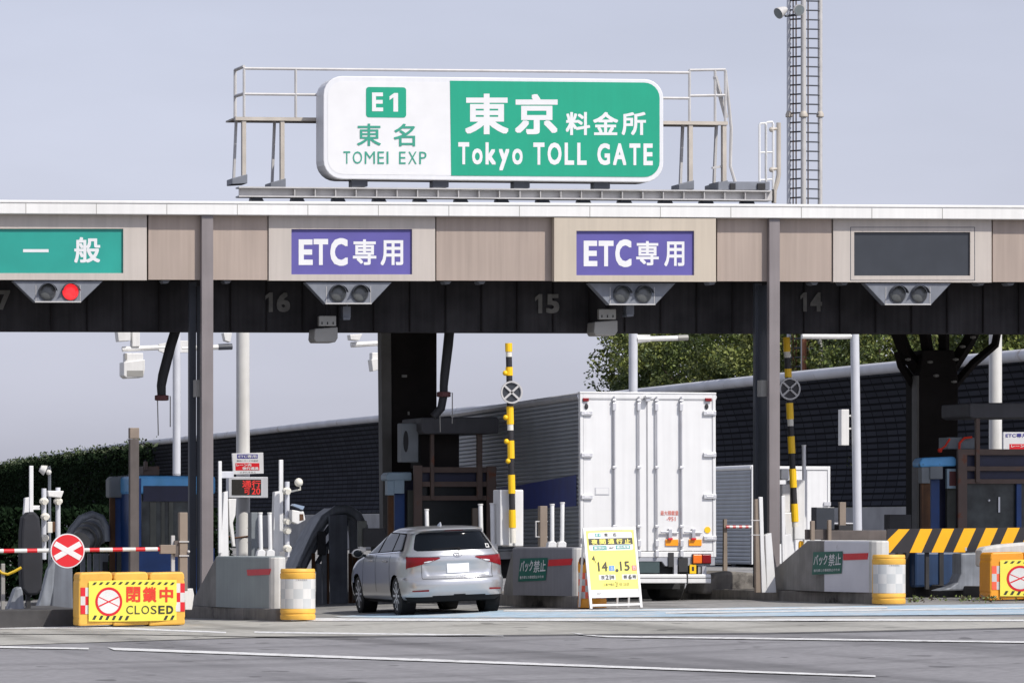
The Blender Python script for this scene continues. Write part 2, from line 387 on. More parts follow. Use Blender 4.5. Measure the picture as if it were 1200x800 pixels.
# ------------------------------------------------------------------ ground, road surface and markings
YF = 82.1             # facade plane of the toll canopy
YK = 76.2             # noses of the islands
def sheet(name, xs, ys, up, m):
    b = MB(); n = len(xs)
    b.v = [Vector((x, y, gz(x, y)+up)) for y in ys for x in xs]
    b.f = [[j*n+i, j*n+i+1, (j+1)*n+i+1, (j+1)*n+i] for j in range(len(ys)-1) for i in range(n-1)]; b.mi = [0]*len(b.f)
    return struct(b.build(name, m))
def roadmat(name, col, sc, patch, pcol, tr=.36):
    m = mat(name, col, .8, var=.16, scale=sc, bump=.25, stain=(pcol, patch, .35), spec=.3)
    t = m.node_tree; b = t.nodes['Principled BSDF']; src = b.inputs['Base Color'].links[0].from_socket
    tc = t.nodes.new('ShaderNodeTexCoord')
    def layer(scale, rot, lo, hi, dark, src, detail=4):   # worn tracks, oil marks and patches on the surface
        mp = t.nodes.new('ShaderNodeMapping'); mp.inputs['Scale'].default_value = scale; mp.inputs['Rotation'].default_value = (0, 0, rot)
        n = t.nodes.new('ShaderNodeTexNoise'); n.inputs['Scale'].default_value = 1; n.inputs['Detail'].default_value = detail
        r = t.nodes.new('ShaderNodeMapRange'); r.inputs[1].default_value = lo; r.inputs[2].default_value = hi; r.inputs[3].default_value = 1; r.inputs[4].default_value = 1-dark
        v = t.nodes.new('ShaderNodeVectorMath'); v.operation = 'SCALE'
        t.links.new(tc.outputs['Object'], mp.inputs[0]); t.links.new(mp.outputs[0], n.inputs['Vector']); t.links.new(n.outputs[0], r.inputs[0]); t.links.new(src, v.inputs[0]); t.links.new(r.outputs[0], v.inputs['Scale']); return v.outputs[0]
    src = layer((.9, .04, 1), R(12), .5, .68, tr, src); src = layer((.05, .5, 1), R(-35), .52, .66, tr*.7, src, 6); src = layer((2.2, .9, 1), 0, .66, .70, tr*1.2, src, 2)
    t.links.new(src, b.inputs['Base Color']); return m
M['soil'] = mat('ground_soil', (.13, .12, .10), .95, var=.3, scale=.4)
M['asphalt'] = roadmat('asphalt', (.235, .230, .236), 9, .53, (.205, .201, .207))
M['concstrip'] = roadmat('concrete_road', (.37, .36, .325), 7, .53, (.29, .28, .25))
M['laneconc'] = roadmat('lane_concrete', (.25, .245, .235), 6, .55, (.16, .155, .15), .35)
M['linewhite'] = mat('line_paint', (.66, .66, .65), .8, var=.2, scale=14, stain=((.30, .295, .29), .53, 7), spec=.2)
M['lineblue'] = mat('lane_blue', c8(186, 210, 226, .72), .85, var=.2, scale=5, stain=((.46, .48, .49), .48, 1.3), spec=.2)
xsF = [-2000, -400, -30, 13.8, 16.2, 19, 21.5, 26.9, 60, 400, 2500]
sheet('ground', xsF, [-60, 60, 82, 100, 112, 150, 400, 1000, 5000], -.03, M['soil'])
xr = [-30, 13.8, 16.2, 19, 21.5, 26.9, 60]
sheet('asphalt_road', xr, [-40, 0, 40, 60, 71.6], -.008, M['asphalt'])
sheet('toll_lane_pavement', xr, [71.6, 82, 92, 102, 112, 130, 150, 300], -.006, M['laneconc'])
def strip(name, top, bot, m, up=.002, n=14):     # band between two rows of photograph points laid on the road
    b = MB()
    def lerp(P, t):
        k = t*(len(P)-1); i = min(int(k), len(P)-2); f = k-i
        return P[i][0]+(P[i+1][0]-P[i][0])*f, P[i][1]+(P[i+1][1]-P[i][1])*f
    for i in range(n+1):
        a = lerp(top, i/n); c = lerp(bot, i/n)
        for k in range(4): b.v.append(G(a[0]+(c[0]-a[0])*k/3, a[1]+(c[1]-a[1])*k/3, up))
    for i in range(n):
        for k in range(3): b.f.append([4*i+k, 4*i+k+1, 4*i+k+5, 4*i+k+4]); b.mi.append(0)
    return struct(b.build(name, m))
strip('concrete_strip', [(-80, 728), (330, 726), (640, 723), (1280, 722)], [(-80, 758), (330, 745), (640, 743), (900, 741), (1280, 733)], M['concstrip'], .000)
strip('white_line', [(-60, 733), (110, 733.5), (265, 740)], [(-60, 736.5), (110, 736), (265, 741.6)], M['linewhite'], .004)
strip('white_line', [(298, 739.5), (590, 743.5)], [(298, 741.3), (590, 745.2)], M['linewhite'], .004)
strip('white_line', [(666, 740.5), (700, 744.3), (1260, 752)], [(684, 744), (712, 746.3), (1260, 753.8)], M['linewhite'], .004)
strip('white_line', [(-60, 755.5), (104, 758.8)], [(-60, 757.8), (104, 760.6)], M['linewhite'], .004)
strip('white_line', [(126, 758.3), (560, 774), (1026, 791)], [(134, 761.4), (560, 776.6), (1026, 793)], M['linewhite'], .004)
strip('blue_lane_band', [(392, 722), (470, 717), (620, 714), (700, 714), (1280, 706)], [(400, 723.2), (470, 723.5), (620, 723.3), (700, 723), (1280, 719)], M['lineblue'], .004)
strip('white_line', [(330, 724), (640, 725), (980, 725), (1200, 726)], [(330, 727.5), (640, 727.6), (980, 727.4), (1200, 728)], M['linewhite'], .008)
strip('white_line', [(590, 714.5), (760, 714), (1040, 711)], [(590, 716.5), (760, 715.6), (1040, 712.6)], M['linewhite'], .008)
strip('white_line', [(780, 717.5), (1240, 711)], [(780, 719), (1240, 712.6)], M['linewhite'], .008)

M['seam'] = mat('tar_seam', (.06, .058, .056), .9, var=.3, scale=8)
strip('tar_seam', [(300, 745.6), (640, 743.4), (900, 741.4), (1280, 733.4)], [(300, 746.4), (640, 744.1), (900, 742), (1280, 734)], M['seam'], .006)
strip('tar_seam', [(-60, 742), (160, 743.2), (420, 747.8)], [(-60, 742.5), (160, 743.7), (420, 748.3)], M['seam'], .006)
# ------------------------------------------------------------------ islands
XN = {16: XY(327, YK), 15: XY(680, YK), 14: XY(1034, YK)}
XN[13] = XN[14]+5.35
def island(k, backpx, L, y1, label, m='kerb'):
    xn = XN[k]; xl = XY(backpx, YK+L)
    hw = xn-xl; y0 = YK-.35
    plan = [(xn+.13, y0), (xn-.13, y0), (xl, YK+L)]
    n = 8; plan += [(xl, YK+L+(y1-YK-L)*i/n) for i in range(1, n+1)]
    plan += [(2*xn-xl, YK+L+(y1-YK-L)*i/n) for i in range(n, -1, -1)]
    b = MB(); N = len(plan)
    b.v = [Vector((x, y, gz(x, y)-.1)) for x, y in plan]+[Vector((x, y, gz(x, y)+.20)) for x, y in plan]
    b.f = [[i, (i+1) % N, N+(i+1) % N, N+i] for i in range(N)]
    # top as strips
    m_ = N-1
    top = [N+i for i in range(N)]
    b.f.append([N, N+1, N+2, 2*N-1])
    for i in range(n): b.f.append([N+2+i, N+3+i, 2*N-2-i, 2*N-1-i])
    b.mi = [0]*len(b.f)
    o = b.build('traffic_island', m, bevel=.02)
    return tag(o, label, 'traffic island', 'kerbed islands between the toll lanes')
island(16, 214, 4.2, 98, 'long dark concrete kerb island whose nose ends behind the closed-lane barrier')
island(15, 590, 3.6, 98, 'concrete kerb island whose nose points at the leaning yellow notice board')
island(14, 806, 8.4, 98, 'concrete kerb island with a low dirty mound right of the white truck')
# right-hand island, only its left side shows
b = MB(); b.slab([(XN[13]-1.0, 76, -.05), (XN[13]-1.0, 87.6, -.05), (XN[13]+1.0, 87.6, -.05), (XN[13]+1.0, 76, -.05)], (0, 0, .36))
tag(b.build('traffic_island', 'kerb_dk', bevel=.02), 'dark kerb island under the blue booth at the right edge', 'traffic island', 'kerbed islands between the toll lanes')
# left-hand island carrying the steel arch and rubber paddle
b = MB(); b.slab([W(94, 731, YK-.6)+Vector((0, 0, -.05)), W(-80, 734, YK-.6)+Vector((0, 0, -.05)), W(-80, 734, YK-.6)+Vector((-1, 3, -.05)), W(60, 731, YK+3)+Vector((0, 0, .02))], (0, 0, .30))
tag(b.build('traffic_island', 'kerb_dk', bevel=.02), 'black kerb island under the black rubber paddle at the far left', 'traffic island', 'kerbed islands between the toll lanes')

# ------------------------------------------------------------------ concrete crash blocks on the noses
def block(k, facepx, L1, ramppx, L2, topy, nosew, m, label, red, lowh=.12, mid=None):
    xn = XN[k]; xa = XY(facepx, YK+L1); xb = XY(ramppx, YK+L2)
    z0 = gz(xn, YK)+.19; z1 = W(327 if k == 16 else 680 if k == 15 else 1034, topy, YK).z
    wn = nosew/2
    half = [(xn-wn*math.sin(R(a)), YK+.02+wn-wn*math.cos(R(a))) for a in (0, 30, 60, 85)]
    left = half+[(xa, YK+L1)]+([(XY(mid[0], YK+mid[1]), YK+mid[1])] if mid else [])+[(xb, YK+L2)]
    plan = left+[(2*xn-x, y) for x, y in reversed(left)][:-1]
    # wedge-shaped block with sloping tail: top height per plan point
    def th(x, y): return z1 if y <= YK+L2-.01 else z0+lowh
    b = MB(); N = len(plan)
    b.v = [Vector((x, y, z0)) for x, y in plan]+[Vector((x, y, th(x, y))) for x, y in plan]
    i_a = len(left)-2; i_b = len(left)-1; j_b = i_b+1; j_a = i_b+2
    for i in range(N):
        j = (i+1) % N; y = max(plan[i][1], plan[j][1])
        b.f.append([i, j, N+j, N+i]); b.mi.append(2 if y > YK+L1+.01 else (1 if y < YK+.5 else 0))
    top = [N+i for i in range(N) if i not in (i_b, j_b)]
    b.f.append(top); b.mi.append(1 if k == 14 else 0)
    b.f.append([N+i_a, N+i_b, N+j_b, N+j_a]); b.mi.append(2)
    r = thing('crash_block', label, 'crash block', (xn, YK, z0), 'concrete crash blocks on the island noses')
    b.build('concrete_body', [m, 'nose', 'ramp'], r, bevel=.03)
    p0 = Vector((left[3][0], left[3][1], 0)); p1 = Vector((xa, YK+L1, 0)); n = Vector((p1.y-p0.y, -(p1.x-p0.x), 0)).normalized()
    if n.x > 0: n = -n
    pl = lambda off: (lambda px, py: onplane(px, py, p0+n*off, n))
    f = pl(.012); q = MB(); q.slab([f(x, y) for x, y in red], -n*.01); q.build('red_reflector', 'redtape', r)
    return pl
P16 = block(16, 253, 2.4, 226, 4.0, 652, .28, 'block_a', 'mid grey crash block with only a red stripe, left of the silver wagon', [(289, 667), (317, 666), (315, 673), (290, 674)])
P15 = block(15, 601, 1.8, 590, 2.6, 641, .22, 'block_b', 'dark grey crash block with green sign beside the silver wagon', [(643, 655.5), (670.5, 654), (669, 661.5), (642, 663)])
P14 = block(14, 966, 1.7, 884, 6.0, 633, .36, 'block_c', 'pale scuffed crash block with a long dark ramp, right of the columns', [(988, 648.5), (1017, 647.5), (1016, 655), (988, 656)], lowh=.05, mid=(946, 2.6))
def backsign(P, x0, y0, x1, y1, sk, label, tx):
    f = P(.014); g = P(.022); h = P(.004)
    r = thing('no_reversing_sign', label, 'sign', tuple(h((x0+x1)/2, y1)), 'green no reversing signs on the crash blocks')
    b = MB(); A = [(x0+sk, y0), (x1+sk*.3, y0-1), (x1-sk*.7, y1-1.5), (x0, y1)]
    b.loft([f(x, y) for x, y in A], [h(x, y) for x, y in A]); b.build('panel', 'backgreen', r)
    b = MB()
    def mp(bx0, by0, bx1, by1): return lambda u, v: g(bx0+(bx1-bx0)*u+sk*.8*(v-.5)*(by1-by0)/(y1-y0), by1+(by0-by1)*v-1.2*u)
    b.text('バック', mp(*tx[0]), .018); b.text('禁止', mp(*tx[1]), .012); b.text('後方車との事故防止のため', mp(*tx[2]), .01)
    b.build('lettering', 'letter_d', r)
backsign(P15, 607, 654, 641, 681, 2.5, 'green no reversing sign on the dark grey block beside the wagon', [(609.5, 657, 624.5, 670), (625.5, 656.5, 639.5, 670.5), (609, 674.5, 637, 678)])
backsign(P14, 951+.5, 646.5, 987, 673, 1.5, 'green no reversing sign on the pale scuffed block at right', [(953.5, 650, 969.5, 662.5), (971, 649, 985.5, 663), (953.5, 666.5, 984, 669.8)])

# ------------------------------------------------------------------ toll canopy
TOP = lambda x: 234.3+6.4*x/1200
CB = lambda x: 250.4+6.8*x/1200
PB = lambda x: 327.2+3.2*x/1200
BB = lambda x: 388+3.2*x/1200
XL, XR = -700, 1900
can = thing('toll_canopy', 'long flat toll plaza canopy with white cornice and brown fascia panels', 'toll canopy', tuple(W(600, 330, YF)))
def hline(b, f0, f1, Y, d, mi=0): b.pq([(XL, f0(XL)), (XR, f0(XR)), (XR, f1(XR)), (XL, f1(XL))], Y, d, mi)
b = MB(); hline(b, lambda x: TOP(x)+3.4, CB, YF-.21, .20); hline(b, TOP, lambda x: TOP(x)+3.3, YF-.225, .3, 0)
co = b.build('cornice', 'cornice', can, bevel=.012)
b = MB()
for i in range(14):
    x = 30+81*i*1.02
    b.pq([(x, TOP(x)+4), (x+.7, TOP(x)+4), (x+.7, CB(x)), (x, CB(x))], YF-.2125, .003)
b.each('cornice_joint', 'camgrey', co)
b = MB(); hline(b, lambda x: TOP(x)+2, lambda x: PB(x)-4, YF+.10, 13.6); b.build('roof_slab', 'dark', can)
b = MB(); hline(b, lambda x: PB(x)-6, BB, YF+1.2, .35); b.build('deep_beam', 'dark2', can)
b = MB()
for i in range(28):
    x = 60+ i*42
    b.pq([(x, PB(x)+1), (x+1.2, PB(x)+1), (x+1.2, BB(x)-1), (x, BB(x)-1)], YF+1.16, .038)
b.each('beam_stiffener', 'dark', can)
for (a, c, m) in ((-700, -77, 'fascia'), (1302, 1900, 'fascia'), (174, 313.5, 'fascia'), (511.5, 648, 'fascia'), (840.5, 974.5, 'fascia'), (1163.5, 1300, 'fascia')):
    b = MB(); b.pq([(a, CB(a)-3), (c, CB(c)-3), (c, PB(c)), (a, PB(a))], YF, .12); b.build('fascia_panel', m, can)
for tx, bx in (('16', (310, 342.5, 340, 365.5)), ('15', (626, 344.5, 655.5, 367)), ('14', (937, 342.5, 963.5, 365)), ('17', (-16, 340, 12, 363))):
    x0_, y0_, x1_, y1_ = bx; wd_ = (x1_-x0_)/29.5; b = MB(); b.ptext('1', x0_+1*wd_, y0_, x0_+9.5*wd_, y1_, YF+1.15); b.ptext(tx[1], x0_+14*wd_, y0_, x1_, y1_, YF+1.15, .05); b.build('lane_number', 'number', can)
# small clips and lamps along the soffit
b = MB()
for x in (190, 262, 520, 560, 830, 950, 985, 1145, 1180):
    b.pq([(x, PB(x)+1), (x+9, PB(x)+1), (x+7, PB(x)+4), (x+2, PB(x)+4)], YF+.2, .3)
b.each('soffit_lamp', 'sighouse', can)

def signbox(x0, x1, dx0, dx1, dy0, dy1, m, face, Yp, label, texts, tm, rim=None):
    r = thing('lane_sign', label, 'lane sign', tuple(W((x0+x1)/2, PB(x0), Yp)), 'lane signs along the canopy front')
    b = MB()
    t0, t1, c0, c1 = CB(x0)+.8, CB(x1)+.8, PB(x0)+.6, PB(x1)+.6
    d = .16
    b.pq([(x0, t0), (x1, t1), (x1, dy0), (x0, dy0)], Yp, d); b.pq([(x0, dy1), (x1, dy1), (x1, c1), (x0, c0)], Yp, d)
    b.pq([(x0, dy0), (dx0, dy0), (dx0, dy1), (x0, dy1)], Yp, d); b.pq([(dx1, dy0), (x1, dy0), (x1, dy1), (dx1, dy1)], Yp, d)
    b.build('frame', m, r)
    b = MB(); b.pr(dx0-1, dy0-1, dx1+1, dy1+1, Yp+.045, .06); pn = b.build('display_panel', face, r)
    if texts:
        b = MB()
        for (t, bx, bold) in texts: b.ptext(t, *bx, Yp+.042, bold)
        b.build('lettering', tm, r)
    if rim:
        b = MB()
        for q in rim: b.pr(*q, Yp-.003, .02)
        b.each('rim_gap', 'column_dk', r)
    return r
signbox(-75, 172, -62, 144.5, 268, 320, 'fascia_grey', 'signgreen_o', YF-.03, 'green lane sign for general traffic at the left edge', [('一', (27, 292, 57, 295.6), .01), ('般', (87, 278, 117.5, 308), .024)], 'letter_d')
signbox(315, 510, 341.5, 483, 268.5, 321.5, 'fascia_grey', 'purple', YF-.03, 'purple ETC lane sign on the grey panel with blue reflections', [('E', (350, 280.5, 366.5, 310.5), .05), ('T', (367.5, 280, 384.5, 310.5), .05), ('C', (387, 279, 407.5, 311.5), .05), ('専', (413.5, 280.5, 441, 310.5), .024), ('用', (446, 281.5, 472.5, 311), .024)], 'letter')
signbox(649.5, 839, 675.5, 813.5, 270.5, 322.5, 'fascia_cream', 'purple', YF-.19, 'purple ETC lane sign on the newer cream panel without shade', [('E', (684, 282, 700, 312), .05), ('T', (701.5, 282, 719, 312), .05), ('C', (721, 280.5, 740, 313), .05), ('専', (745.5, 282.5, 772, 311), .024), ('用', (778.5, 283, 802, 312), .024)], 'letter')
signbox(976.5, 1162, 1001, 1137, 272, 323, 'fascia_grey', 'screen', YF-.03, 'blank dark lane sign screen in a double frame at right', None, None,
        rim=[(996.5, 266, 1142.5, 266.7), (996.5, 328, 1142.5, 328.6), (996.5, 266, 997.2, 328), (1141.9, 266, 1142.6, 328)])

def sighead(cx, w0, y0, y1, lens, lit, label):
    r = thing('lane_signal', label, 'traffic signal', tuple(W(cx, y0, YF+.1)), 'twin lamp signals under the lane signs')
    b = MB(); b.pq([(cx-w0/2, y0), (cx+w0/2, y0), (cx+27, y1), (cx-27, y1)], YF+.02, .22); h = b.build('housing', 'sighouse', r, bevel=.01)
    b = MB(); b.pr(cx-27, y1-1.2, cx+27, y1+.3, YF-.015, .03); b.pr(cx-26.2, y0+5, cx-25.6, y1-1.5, YF+.012, .006); b.pr(cx+25.6, y0+5, cx+26.2, y1-1.5, YF+.012, .006); b.build('trim', 'galv', h)
    for i, lx in enumerate(lens):
        c = W(lx, (y0+y1)/2+.5, YF); rr = 9.6/pxm(lx, YF)
        b = MB(); b.disc((c.x, c.z), rr*1.07, YF-.005, YF+.03); 
        n = 20; vis = []
        l = b.build('lamp', 'column_dk', r)
        b = MB(); b.ball((c.x, YF-.005, c.z), rr, 24, 1, .28, 1); b.build('lens', 'lens_red' if lit == i else 'lens_off', l, smooth=True)
        b = MB(); A = [Vector((c.x+rr*1.1*math.cos(R(a)), YF-.005, c.z+rr*1.1*math.sin(R(a)))) for a in range(10, 171, 16)]
        for p, q in zip(A, A[1:]): b.add([p, q, q+Vector((0, -.16, -.015)), p+Vector((0, -.16, -.015))], [(0, 1, 2, 3)])
        b.build('visor', 'column_dk', l)
    return r
sighead(68, 106, 329, 354, (55.5, 82.5), 1, 'twin lane signal with its right lamp glowing red')
sighead(408.5, 102, 330.5, 356, (396, 422), -1, 'unlit twin lane signal under the purple sign left of the centre')
sighead(741, 102, 331.5, 357, (728.5, 754), -1, 'unlit twin lane signal under the cream framed purple sign')
sighead(1064, 102, 331.5, 357, (1052, 1077), -1, 'unlit twin lane signal under the blank dark screen')

# thin twin columns in front of the fascia
def twin(x0, x1, bx0, bx1, label, gzx):
    g = gz(XY(gzx, YF), YF)+.2
    r = thing('canopy_column', label, 'column', (XY((x0+x1)/2, YF-.3), YF-.3, g), 'slim steel columns at the canopy front')
    def col(a, c, y0, Y, d, nm, m):
        A = W(a, y0, Y); B = W(c, y0, Y); b = MB(); b.box(A.x, B.x, Y, Y+d, g, A.z); return b.build(nm, m, r, bevel=.008)
    p = col(x0, x1, CB(x0)+.5, YF-.152, .145, 'front_post', 'column')
    b = MB(); A = W(x0-7, 395, YF+.5); B = W(x0-1, 395, YF+.5); 
    col(bx0, bx1, PB(bx0)+2, YF+.62, .14, 'rear_post', 'column_dk')
    A = XY((x0+x1)/2, YF-.3)
    b = MB(); zt = W(x0, 330, YF).z
    b.box(A-.015, A+.015, YF+.13, YF+.62, g, zt-.05); b.build('web_plate', 'column_dk', r)
    c = W(bx1+3, 456, YF+.3); b = MB(); b.box(A-.14, A-.015, YF+.05, YF+.3, c.z-.14, c.z+.16); b.build('junction_box', 'camgrey', r)
twin(236.3, 250, 222, 230, 'slim grey column left of the white pole and red display', 236)
twin(901.5, 914, 885, 893, 'slim grey column right of the white box truck', 907)

# big dark columns
b = MB(); r = thing('main_column', 'broad dark column beside the blue-grey middle booth', 'column', tuple(W(480, 690, YF+7)), 'broad dark canopy columns')
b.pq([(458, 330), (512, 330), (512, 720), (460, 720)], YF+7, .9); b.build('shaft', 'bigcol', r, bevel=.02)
b = MB(); b.pq([(446, 330), (458, 330), (460, 720), (450, 720)], YF+6.95, .3); b.build('lit_edge_strip', 'bigcol_lit', r)
b = MB(); b.pr(471, 439, 477, 442, YF+6.98, .05); b.pr(478, 482, 480, 486, YF+6.98, .05); b.build('wall_lamp', 'camgrey', r)
r = thing('main_column', 'broad dark column with branching arms above the right booth', 'column', tuple(W(1100, 690, YF+7.5)), 'broad dark canopy columns')
Yc = YF+7.5
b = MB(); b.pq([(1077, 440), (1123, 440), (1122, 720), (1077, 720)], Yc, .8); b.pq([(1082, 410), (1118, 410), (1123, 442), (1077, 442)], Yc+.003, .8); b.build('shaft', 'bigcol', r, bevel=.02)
b = MB(); b.pr(1074.5, 440, 1077, 720, Yc+.01, .3); b.build('lit_edge_strip', 'bigcol_lit', r)
for pts, wd in (([(1088, 446), (1062, 415), (1040, 360)], .30), ([(1080, 465), (1056, 428), (1052, 412)], .18), ([(1090, 430), (1082, 380), (1072, 340)], .26), ([(1106, 430), (1106, 380), (1104, 340)], .24), ([(1112, 436), (1134, 402), (1160, 352)], .28), ([(1118, 452), (1140, 426), (1166, 404), (1176, 350)], .18)):
    b = MB(); P = [W(x, y, Yc+.35) for x, y in pts]; b.tube(P, wd/2*1.0, 4); b.build('branch_arm', 'bigcol', r)
b = MB()
for x, y in ((1064, 421), (1128, 406), (1120, 421), (1090, 424), (1097, 440), (1118, 447), (1140, 395)): b.ball(W(x, y, Yc+.0), .045, 6, 1.6, 1, .8)
b.build('pigeon_stain', 'camgrey', r)

# black bent hoses hanging from the canopy
def hose(pts, rs, Y, label, wire):
    b = MB(); r = thing('hanging_hose', label, 'hose', tuple(W(*pts[-1], Y)), 'black bent hoses hanging below the canopy')
    b.tube([W(x, y, Y) for x, y in pts], [q/pxm(pts[0][0], Y) for q in rs], 12); b.build('hose_body', 'black', r, smooth=True)
    x, y = pts[wire]; b = MB(); p = W(x, y, Y); b.lathe([(.10, -.05), (.13, -.04), (.13, .04), (.10, .05)], p, 16); k = b.build('collar', 'redend', r)
    b = MB(); q = W(x+10, y-2, Y); b.tube([p, q, W(x+10, y+34, Y)], .011, 5); b.tube([W(x-5, y+2, Y), W(x-4, y+44, Y)], .011, 5); b.build('wire', 'camgrey', r)
hose([(208, 380), (200, 405), (191, 440), (189, 452), (189.5, 466)], [6, 6, 6, 5.5, 5], YF+2.2, 'black bent hose ending in a red collar beside the left slim column', 4)
hose([(527, 384), (525, 405), (521, 440), (520, 452), (520, 462), (517, 478), (508, 488)], [6, 6, 5.5, 5, 5, 5, 5], YF+2.2, 'black bent hose curving into the broad middle column', 4)

# camera boxes under the beam
def beamcam(x0, ya, label, small):
    Y = YF+.55; r = thing('overhead_camera', label, 'camera', tuple(W(x0+14, ya+20, Y)), 'camera boxes hanging under the canopy edge')
    b = MB(); b.pq([(x0+1, ya+15), (x0+28, ya+13), (x0+28, ya+26), (x0+25, ya+31), (x0+2, ya+31), (x0, ya+27)], Y, .5); b.build('camera_body', 'camgrey', r, bevel=.02)
    b = MB(); b.pr(x0+6, ya, x0+26, ya+12, Y-.05, .12); p = b.build('mount_plate', 'camgrey', r, bevel=.01)
    b = MB()
    for x in (9, 15.5, 22): b.pr(x0+x, ya+7, x0+x+1, ya+10, Y-.06, .015)
    b.build('bolt', 'dark', p)
    b = MB(); b.tube([W(x0+16, ya-30, Y+.2), W(x0+16, ya+16, Y+.2)], .05, 8); b.build('bracket', 'dark2', r)
    b = MB(); x, y = small; b.pr(x, y, x+9, y+13, Y, .2); b.pr(x+.5, y+13, x+8.5, y+15.5, Y-.06, .3); b.tube([W(x+4, y-12, Y+.1), W(x+4, y+2, Y+.1)], .03, 6); b.build('side_lamp', 'sighouse', r)
beamcam(368, 370, 'beige camera box under the canopy beam left of the broad column', (402, 359))
beamcam(696, 362, 'beige camera box under the canopy beam above the white truck', (734, 355))

# ------------------------------------------------------------------ roof sign, its beam, catwalk frame and ladder
YS = YF+.7
sg = lambda x: 4.2*(x-372)/405     # the sign leans with the plaza's cross fall
b = MB(); r = thing('toll_gate_sign', 'large white and green toll gate name sign on the canopy roof', 'sign', tuple(W(575, 212, YS)))
o = rrect(379, 89, 777.5, 209.5, 22); b.pq([(x, y+sg(x)) for x, y in o], YS, .62); b.build('sign_box', 'signwhite', r, bevel=.015)
b = MB(); oo = rrect(381.5, 91.5, 775, 207, 20)
b.pq([(x, y+sg(x)) for x, y in rrect(384, 95, 772.5, 204, 18)], YS-.004, .003); b.build('white_face', 'letter', r)
g = [(527.5, 94)]+[p for p in rrect(384, 94, 772.5, 204, 17) if p[0] > 700]+[(529, 204)]
gx = [p for p in rrect(384, 94, 773, 204.5, 18) if p[0] > 700]
b = MB(); b.pq([(x, y+sg(x)-1) for x, y in ([(527.3, 94.2)]+gx+[(528.8, 205.2)])], YS-.009, .004); b.build('green_face', 'signgreen', r)
b = MB(); b.pq([(x, y+sg(x)) for x, y in rrect(429, 101.5, 476, 137, 3.5)], YS-.009, .004); e = b.build('route_badge', 'signgreen', r)
b = MB(); b.ptext('E', 436, 108.6, 449, 130.6, YS-.0118, .045); b.ptext('1', 456.5, 109.2, 466.5, 131, YS-.0118, .018); b.build('route_number', 'letter', e)
b = MB(); b.ptext('東', 418.5, 145, 446.5, 171, YS-.0118, .012); b.ptext('名', 461.5, 145.2, 486.5, 171.5, YS-.0118, .012)
x = 402.5
for ch, wd in (('T', 8.0), ('O', 11), ('M', 12), ('E', 7.6), ('I', 2.2), (' ', 6.5), ('E', 7.6), ('X', 10), ('P', 8.5)):
    if ch != ' ': b.ptext(ch, x, 177.3+sg(x)*.5, x+wd, 191.8+sg(x)*.5, YS-.0118, 0)
    x += wd+3.0
b.build('white_side_lettering', 'signtxt', r)
b = MB(); b.ptext('東', 545, 110, 596, 157.5, YS-.0118, .030); b.ptext('京', 603.5, 110.5, 653.5, 157.5, YS-.0118, .030)
for ch, x0, x1 in (('料', 663, 691.5), ('金', 695, 724.5), ('所', 728.5, 757)): b.ptext(ch, x0, 131.5, x1, 158.5, YS-.0118, .025)
def lw(word, x0, x1, yt, yb, wts):
    tot = sum(wts.get(c, 1) for c in word)+.28*(len(word)-1); x = x0
    for c in word:
        wd = (x1-x0)*wts.get(c, 1)/tot; k = .72 if c in 'oy' else 1
        yy0 = yb-(yb-yt)*k; yy1 = yb
        if c == 'y': yy0 = yb-(yb-yt)*.70; yy1 = yb+(yb-yt)*.26
        s = sg(x)*.45; b.ptext(c, x, yy0+s, x+wd, yy1+s, YS-.0118, .045); x += wd+(x1-x0)*.28/tot
lw('Tokyo', 537, 612.5, 166, 192, {'T': 1.05, 'k': 1.0})
lw('TOLL', 625, 687.5, 166, 192, {'L': .85, 'O': 1.25})
lw('GATE', 700, 765, 166.5, 192, {'E': .85, 'G': 1.15, 'A': 1.2})
b.build('green_side_lettering', 'letter', r)
for x in (412, 507, 602, 696):
    y = 211+sg(x); b = MB(); b.pq([(x, y-1), (x+19, y-1), (x+19, y+7), (x, y+9)], YS+.1, .25); b.build('mounting_foot', 'column_dk', r, bevel=.01)

YB = YS-.05
r = thing('sign_support_beam', 'long pale steel beam on short stubs carrying the roof sign', 'beam', tuple(W(590, 236, YB)))
s2 = lambda x: 4.6*(x-275)/630
b = MB()
def bb(y0, y1, Y, d, m=0): b.pq([(280, y0+s2(280)), (905, y0+s2(905)), (905, y1+s2(905)), (280, y1+s2(280))], Y, d, m)
bb(218.6, 220.2, YB-.12, .30); bb(229, 230.8, YB-.12, .30); bb(220.2, 229, YB, .03); b.build('flanged_beam', 'galv', r)
b = MB(); 
for x in range(345, 905, 24): b.pq([(x, 220+s2(x)), (x+1, 220+s2(x)), (x+1, 229+s2(x)), (x, 229+s2(x))], YB-.10, .10)
b.each('stiffener', 'galv', r)
b = MB()
for x in list(range(296, 900, 48)): b.pq([(x, 231+s2(x)), (x+11, 231+s2(x)), (x+14, 237+s2(x)), (x-1, 237+s2(x))], YB-.05, .3)
b.each('stub_foot', 'column_dk', r)
b = MB(); b.pq([(842, 213), (902, 213), (902, 222.5), (842, 222.5)], YB+.1, .6); b.build('end_platform', 'sighouse', r)
b = MB(); b.pr(856, 215, 862, 222, YB+.06, .04); b.pr(888, 215, 897, 222, YB+.06, .04); b.pr(906, 222, 907, 237, YB, .1); b.each('opening', 'black', r)

YC = YS+.75
r = thing('catwalk_frame', 'pale weathered steel catwalk with handrails behind the roof sign', 'catwalk', tuple(W(560, 220, YC)))
d = .9
def post(x, yt, yb, wd=4.5, Y=YC, m='galv_r', nm='frame_leg', dx=0):
    b = MB(); b.pq([(x, yt), (x+wd, yt), (x+wd+dx, yb), (x+dx, yb)], Y, .12); return b.build(nm, m, r)
